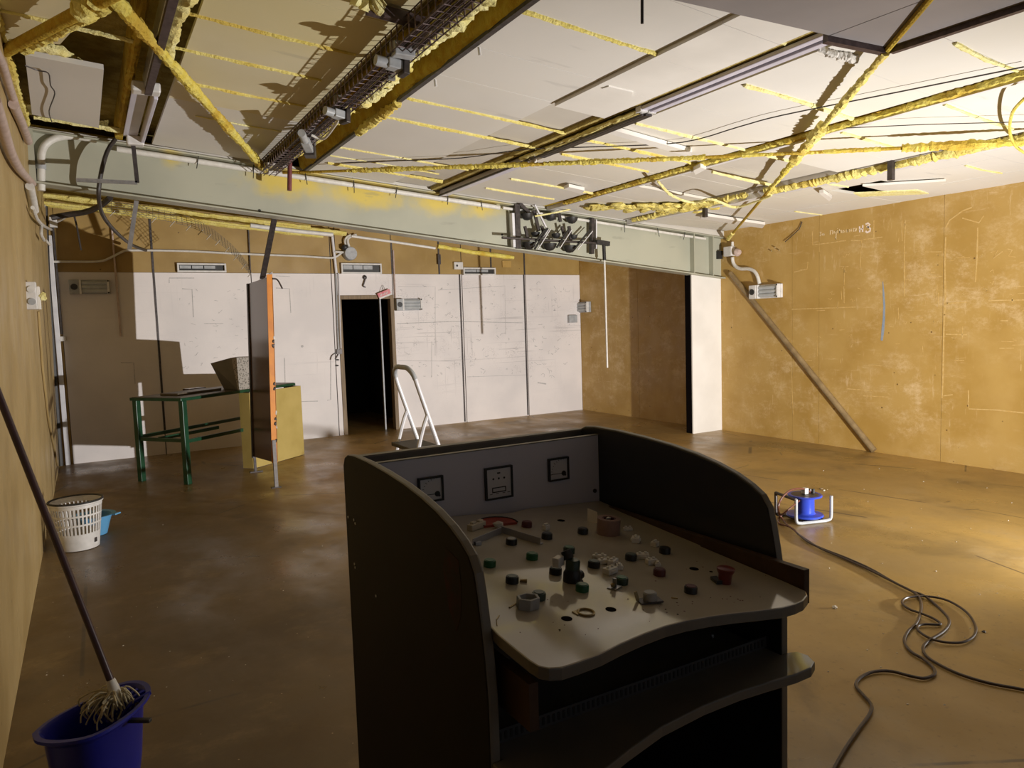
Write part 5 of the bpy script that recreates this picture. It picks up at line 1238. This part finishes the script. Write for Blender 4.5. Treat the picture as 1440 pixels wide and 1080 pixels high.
t = thing('tape_roll', 'brown adhesive tape roll standing near the back of the console desk', 'tape roll', ond(855, 752))
c = ond(855, 750); R1, H1 = .030, .040
Mx = dn.to_track_quat('Z', 'Y').to_matrix()
MB().lathe([(R1, 0), (R1, H1), (R1 - .012, H1), (R1 - .012, 0), (R1, 0)], c, 36, Mx).build('tape', M['tape'], t, smooth=True)
MB().lathe([(R1 - .0121, .001), (R1 - .0121, H1 - .001), (R1 - .016, H1 - .001), (R1 - .016, .001), (R1 - .0121, .001)], c, 30, Mx).build('core', M['btn_red'], t, smooth=True)
tag(MB().blob(c + dn * (H1 - .002) + Vector((.0, .004, 0)), .008, .35, (1.2, .8, .8), 1).build('white_chip', M['plastic_white']), 'small white chip lying on the rim of the brown tape roll', 'chip')
a, b = ond(826, 733), ond(842, 736)
tag(MB().prism([a, b, b + dn * .026 + Vector((.006, .018, 0)), a + dn * .030 + Vector((.012, .018, 0))], (.001, .002, 0)).build('card', M['ceil_pale']), 'pale card leaning against the brown tape roll', 'card')
def strip(q0, q1, h, lbl):
    a, b = ond(*q0), ond(*q1)
    t_ = (b - a).normalized().cross(dn) * .002
    o = MB().prism([a, b, b + dn * h, a + dn * h], t_); foot = (b - a).normalized().cross(dn) * -.012
    o.prism([a, b, b + foot, a + foot], dn * .002)
    return tag(o.build('metal_bracket', M['zinc'], bev=.0006), lbl, 'bracket')
strip((664, 767), (704, 750), .016, 'folded steel bracket strip pointing left on the console desk')
strip((705, 749), (760, 766), .017, 'folded steel bracket strip pointing right on the console desk')
for px, py, lbl in ((666, 745, 'beige terminal block in the left back corner of the console desk'), (675, 742, 'second beige terminal block beside the red plastic arc')):
    Mt = Matrix.Translation(ond(px, py)) @ Matrix.Rotation(.4, 4, 'Z')
    tag(MB().box(-.016, .014, -.009, .009, 0, .016, Mt).box(-.008, .008, -.006, .006, .016, .021, Mt).build('terminal_block', M['crumb'], bev=.002), lbl, 'terminal block')
m = MB(); arc = [ond(668 + 51 * k / 8, 737 - 12 * math.sin(math.pi * (.15 + .85 * k / 8)) * 1.0 + 0.4 * k) for k in range(9)]
o = thing('red_ring_segment', 'red plastic arc with black rim at the back left of the console desk', 'plastic piece', ond(698, 735))
C0_ = ond(700, 737.5); ar = []
for k in range(13):
    a = math.radians(200 - 220 * k / 12); ar.append(C0_ + Vector((math.cos(a) * .052, math.sin(a) * .045, 0)))
ar = [Vector((p.x, min(p.y, 1.70), dz(p.x, min(p.y, 1.70)))) for p in ar]
MB().prism(ar, dn * .006).build('plate', M['debris_red'], o)
MB().tube([p + dn * .006 for p in ar], .0025, 6).build('rim', M['dark'], o, smooth=True)
tag(MB().blob(ond(700, 743) + dn * .009, .011, .4, (1.2, .8, .8), 1).build('white_chip', M['plastic_white']), 'white plastic chip in front of the red arc on the desk', 'chip')
def block(px, py, sx, sy, sz, ang, lbl, mt='nylon', nm='contact_block'):
    Mt = Matrix.Translation(ond(px, py)) @ Matrix.Rotation(ang, 4, 'Z')
    m = MB().box(-sx, sx, -sy, sy, 0, sz, Mt).box(-sx * .5, sx * .5, -sy * 1.25, sy * 1.25, sz * .25, sz * .7, Mt)
    m.tube([Mt @ Vector((sx * .45, 0, sz)), Mt @ Vector((sx * .45, 0, sz + .004))], .004, 8); m.tube([Mt @ Vector((-sx * .45, 0, sz)), Mt @ Vector((-sx * .45, 0, sz + .004))], .004, 8)
    return tag(m.build(nm, M[mt], bev=.0015), lbl, 'contact block')
block(768, 745, .008, .007, .013, .3, 'small white contact block behind the front black buttons of the desk')
block(883, 746, .012, .006, .008, -.5, 'white contact block right of the brown tape roll')
block(894, 762, .013, .010, .013, .8, 'ribbed white contact block in front of the tape roll')
block(843, 786, .016, .006, .010, -.7, 'white contact block at the left tip of the white heap')
block(851, 792, .016, .008, .010, -.4, 'white contact block in the middle of the white heap')
block(862, 795, .014, .008, .014, .5, 'taller white contact block at the right of the white heap')
block(858, 806, .015, .010, .013, .2, 'white contact block at the front of the white heap')
block(871, 800, .009, .007, .010, 1.0, 'small white contact block at the back of the white heap')
block(904, 785, .014, .009, .012, -.6, 'white contact block right of the black button pair')
block(916, 793, .012, .008, .012, -.2, 'white contact block beside the dark red button')
block(921, 768, .009, .008, .012, .4, 'white contact block touching the far black button')
block(925, 796, .006, .006, .008, .9, 'smallest white contact block behind the dark red button')
t = thing('selector_switch', 'grey selector knob on a small metal plate at the front of the desk', 'selector switch', ond(914, 846))
Mt = Matrix.Translation(ond(914, 846)) @ Matrix.Rotation(-.25, 4, 'Z')
MB().box(-.024, .022, -.014, .014, 0, .004, Mt).build('plate', M['dark_steel'], t)
MB().tube([Mt @ Vector((0, 0, .004)), Mt @ Vector((0, 0, .018)), Mt @ Vector((0, 0, .020))], [.0135, .0135, .011], 18).build('knob', M['plastic_grey'], t, smooth=True)
MB().bar(Mt @ Vector((-.024, .004, .004)), Mt @ Vector((-.028, .006, .022)), .006, .003, (0, 1, 0)).build('tab', M['brass'], t)
t = thing('latch_clip', 'bright bent metal clip leaning on a green button', 'clip', ond(865, 829))
Mt = Matrix.Translation(ond(864, 827)) @ Matrix.Rotation(.4, 4, 'Z')
MB().box(-.013, .013, -.010, .010, .0, .003, Mt).build('base', M['steel'], t); MB().box(.0, .003, -.004, .004, .003, .02, Mt).build('tongue', M['steel'], t)
MB().blob(Mt @ Vector((-.006, 0, .008)), .005, .2, sub=1).build('screw', M['brass'], t)
t = thing('hex_socket', 'grey hexagonal holder with a round opening at the front left of the desk', 'holder', ond(743, 855))
c = ond(742, 854); hx = []
for k in range(6): a = math.radians(60 * k + 15); hx.append(c + Vector((math.cos(a) * .024, math.sin(a) * .020, 0)) )
hx = [Vector((p.x, p.y, dz(p.x, p.y))) for p in hx]
m = MB(); n = len(hx); lo = [m.b.verts.new(p) for p in hx]; hi = [m.b.verts.new(p + dn * .021) for p in hx]
ci = [m.b.verts.new(c + (p - c) * .74 + dn * .021) for p in hx]; cb_ = [m.b.verts.new(c + (p - c) * .70 + dn * .008) for p in hx]
for i in range(n):
    j = (i + 1) % n
    m.face([lo[i], lo[j], hi[j], hi[i]]); m.face([hi[i], hi[j], ci[j], ci[i]]); m.face([ci[i], ci[j], cb_[j], cb_[i]])
m.face(cb_); m.face(lo[::-1]); m.build('shell', M['plastic_grey'], t, bev=.001)
MB().tube([ond(716, 855) + dn * .001, ond(725, 850) + dn * .001, ond(731, 853) + dn * .003], .0016, 5).build('wire', M['brass'], t)
c = ond(824, 862)
rg = [c + Vector((math.cos(a) * .0155, math.sin(a) * .0155, 0)) for a in [math.pi * 2 * k / 24 for k in range(24)]]
rg = [Vector((p.x, p.y, dz(p.x, p.y) + .0015)) for p in rg]
t = thing('ring_tag', 'flat brass ring tag lying at the front of the console desk', 'ring', c)
MB().tube(rg, .0022, 6, closed=True).build('ring', M['brass'], t, smooth=True)
a, b, c2 = ond(804, 861), ond(815, 858), ond(813, 866); MB().prism([a, b, c2], dn * .002).build('tab', M['brass'], t)
tag(MB().tube([ond(731, 818) + dn * .002, ond(741, 818.5) + dn * .002], [.003, .0045], 8).build('small_screw', M['brass'], smooth=True), 'small brown screw beside the dark green button at left', 'screw')
tag(MB().bar(ond(668, 767) + dn * .004, ond(676, 766) + dn * .004, .008, .008).build('small_screw', M['steel']), 'small bright screw at the left end of the folded bracket', 'screw')
tag(MB().tube([ond(699, 880) + dn * .001, ond(698, 872) + dn * .001, ond(702, 866) + dn * .001], .0009, 5).build('wire_scrap', M['brass']), 'thin curved wire scrap at the left front corner of the desk', 'wire')
tag(MB().bar(ond(944, 841) + dn * .001, ond(953, 842) + dn * .001, .003, .002).build('wire_scrap', M['brass']), 'tiny flat metal sliver behind the selector knob', 'wire')
t = thing('emergency_stop', 'red mushroom emergency stop button lying at the right of the desk', 'emergency stop', ond(1019, 820))
c = ond(1019, 819.5)
MB().tube([c, c + dn * .020, c + dn * .026, c + dn * .032, c + dn * .034], [.0135, .0145, .0185, .019, .015], 22).build('button', M['estop'], t, smooth=True)
MB().bar(ond(1003, 815) + dn * .004, ond(1012, 822) + dn * .004, .014, .008).build('bracket', M['dark'], t)
# ------------------------------------------------------------------ light: one work lamp on the floor off to the right
def spot(name, loc, target, power, size, blend, radius, color):
    l = bpy.data.lights.new(name, 'SPOT'); l.energy = power; l.spot_size = math.radians(size); l.spot_blend = blend; l.shadow_soft_size = radius; l.color = color
    o = bpy.data.objects.new(name, l); COL.objects.link(o); o.location = loc
    o.rotation_euler = (Vector(target) - Vector(loc)).to_track_quat('-Z', 'Y').to_euler(); return o
wl_ = spot('work_lamp', (5.0, 1.25, .28), (4.3, 9.5, 3.3), 2120, 170, 1.0, .03, (1.0, .97, .94))
wl_.data.use_nodes = True
nt = wl_.data.node_tree
fo = nt.nodes.new('ShaderNodeLightFalloff'); fo.inputs['Strength'].default_value = .115; fo.inputs['Smooth'].default_value = 0
nt.links.new(fo.outputs['Linear'], nt.nodes['Emission'].inputs['Strength'])
w = bpy.data.worlds.new('world'); S.world = w; w.use_nodes = True
bg = w.node_tree.nodes['Background']; bg.inputs['Color'].default_value = (.92, .95, 1.0, 1); bg.inputs['Strength'].default_value = .135
S.view_settings.view_transform = 'Standard'; S.view_settings.look = 'None'; S.view_settings.gamma = 1.0; S.view_settings.exposure = 0.0
S.view_settings.use_curve_mapping = False
S.cycles.max_bounces = 8; S.cycles.diffuse_bounces = 5
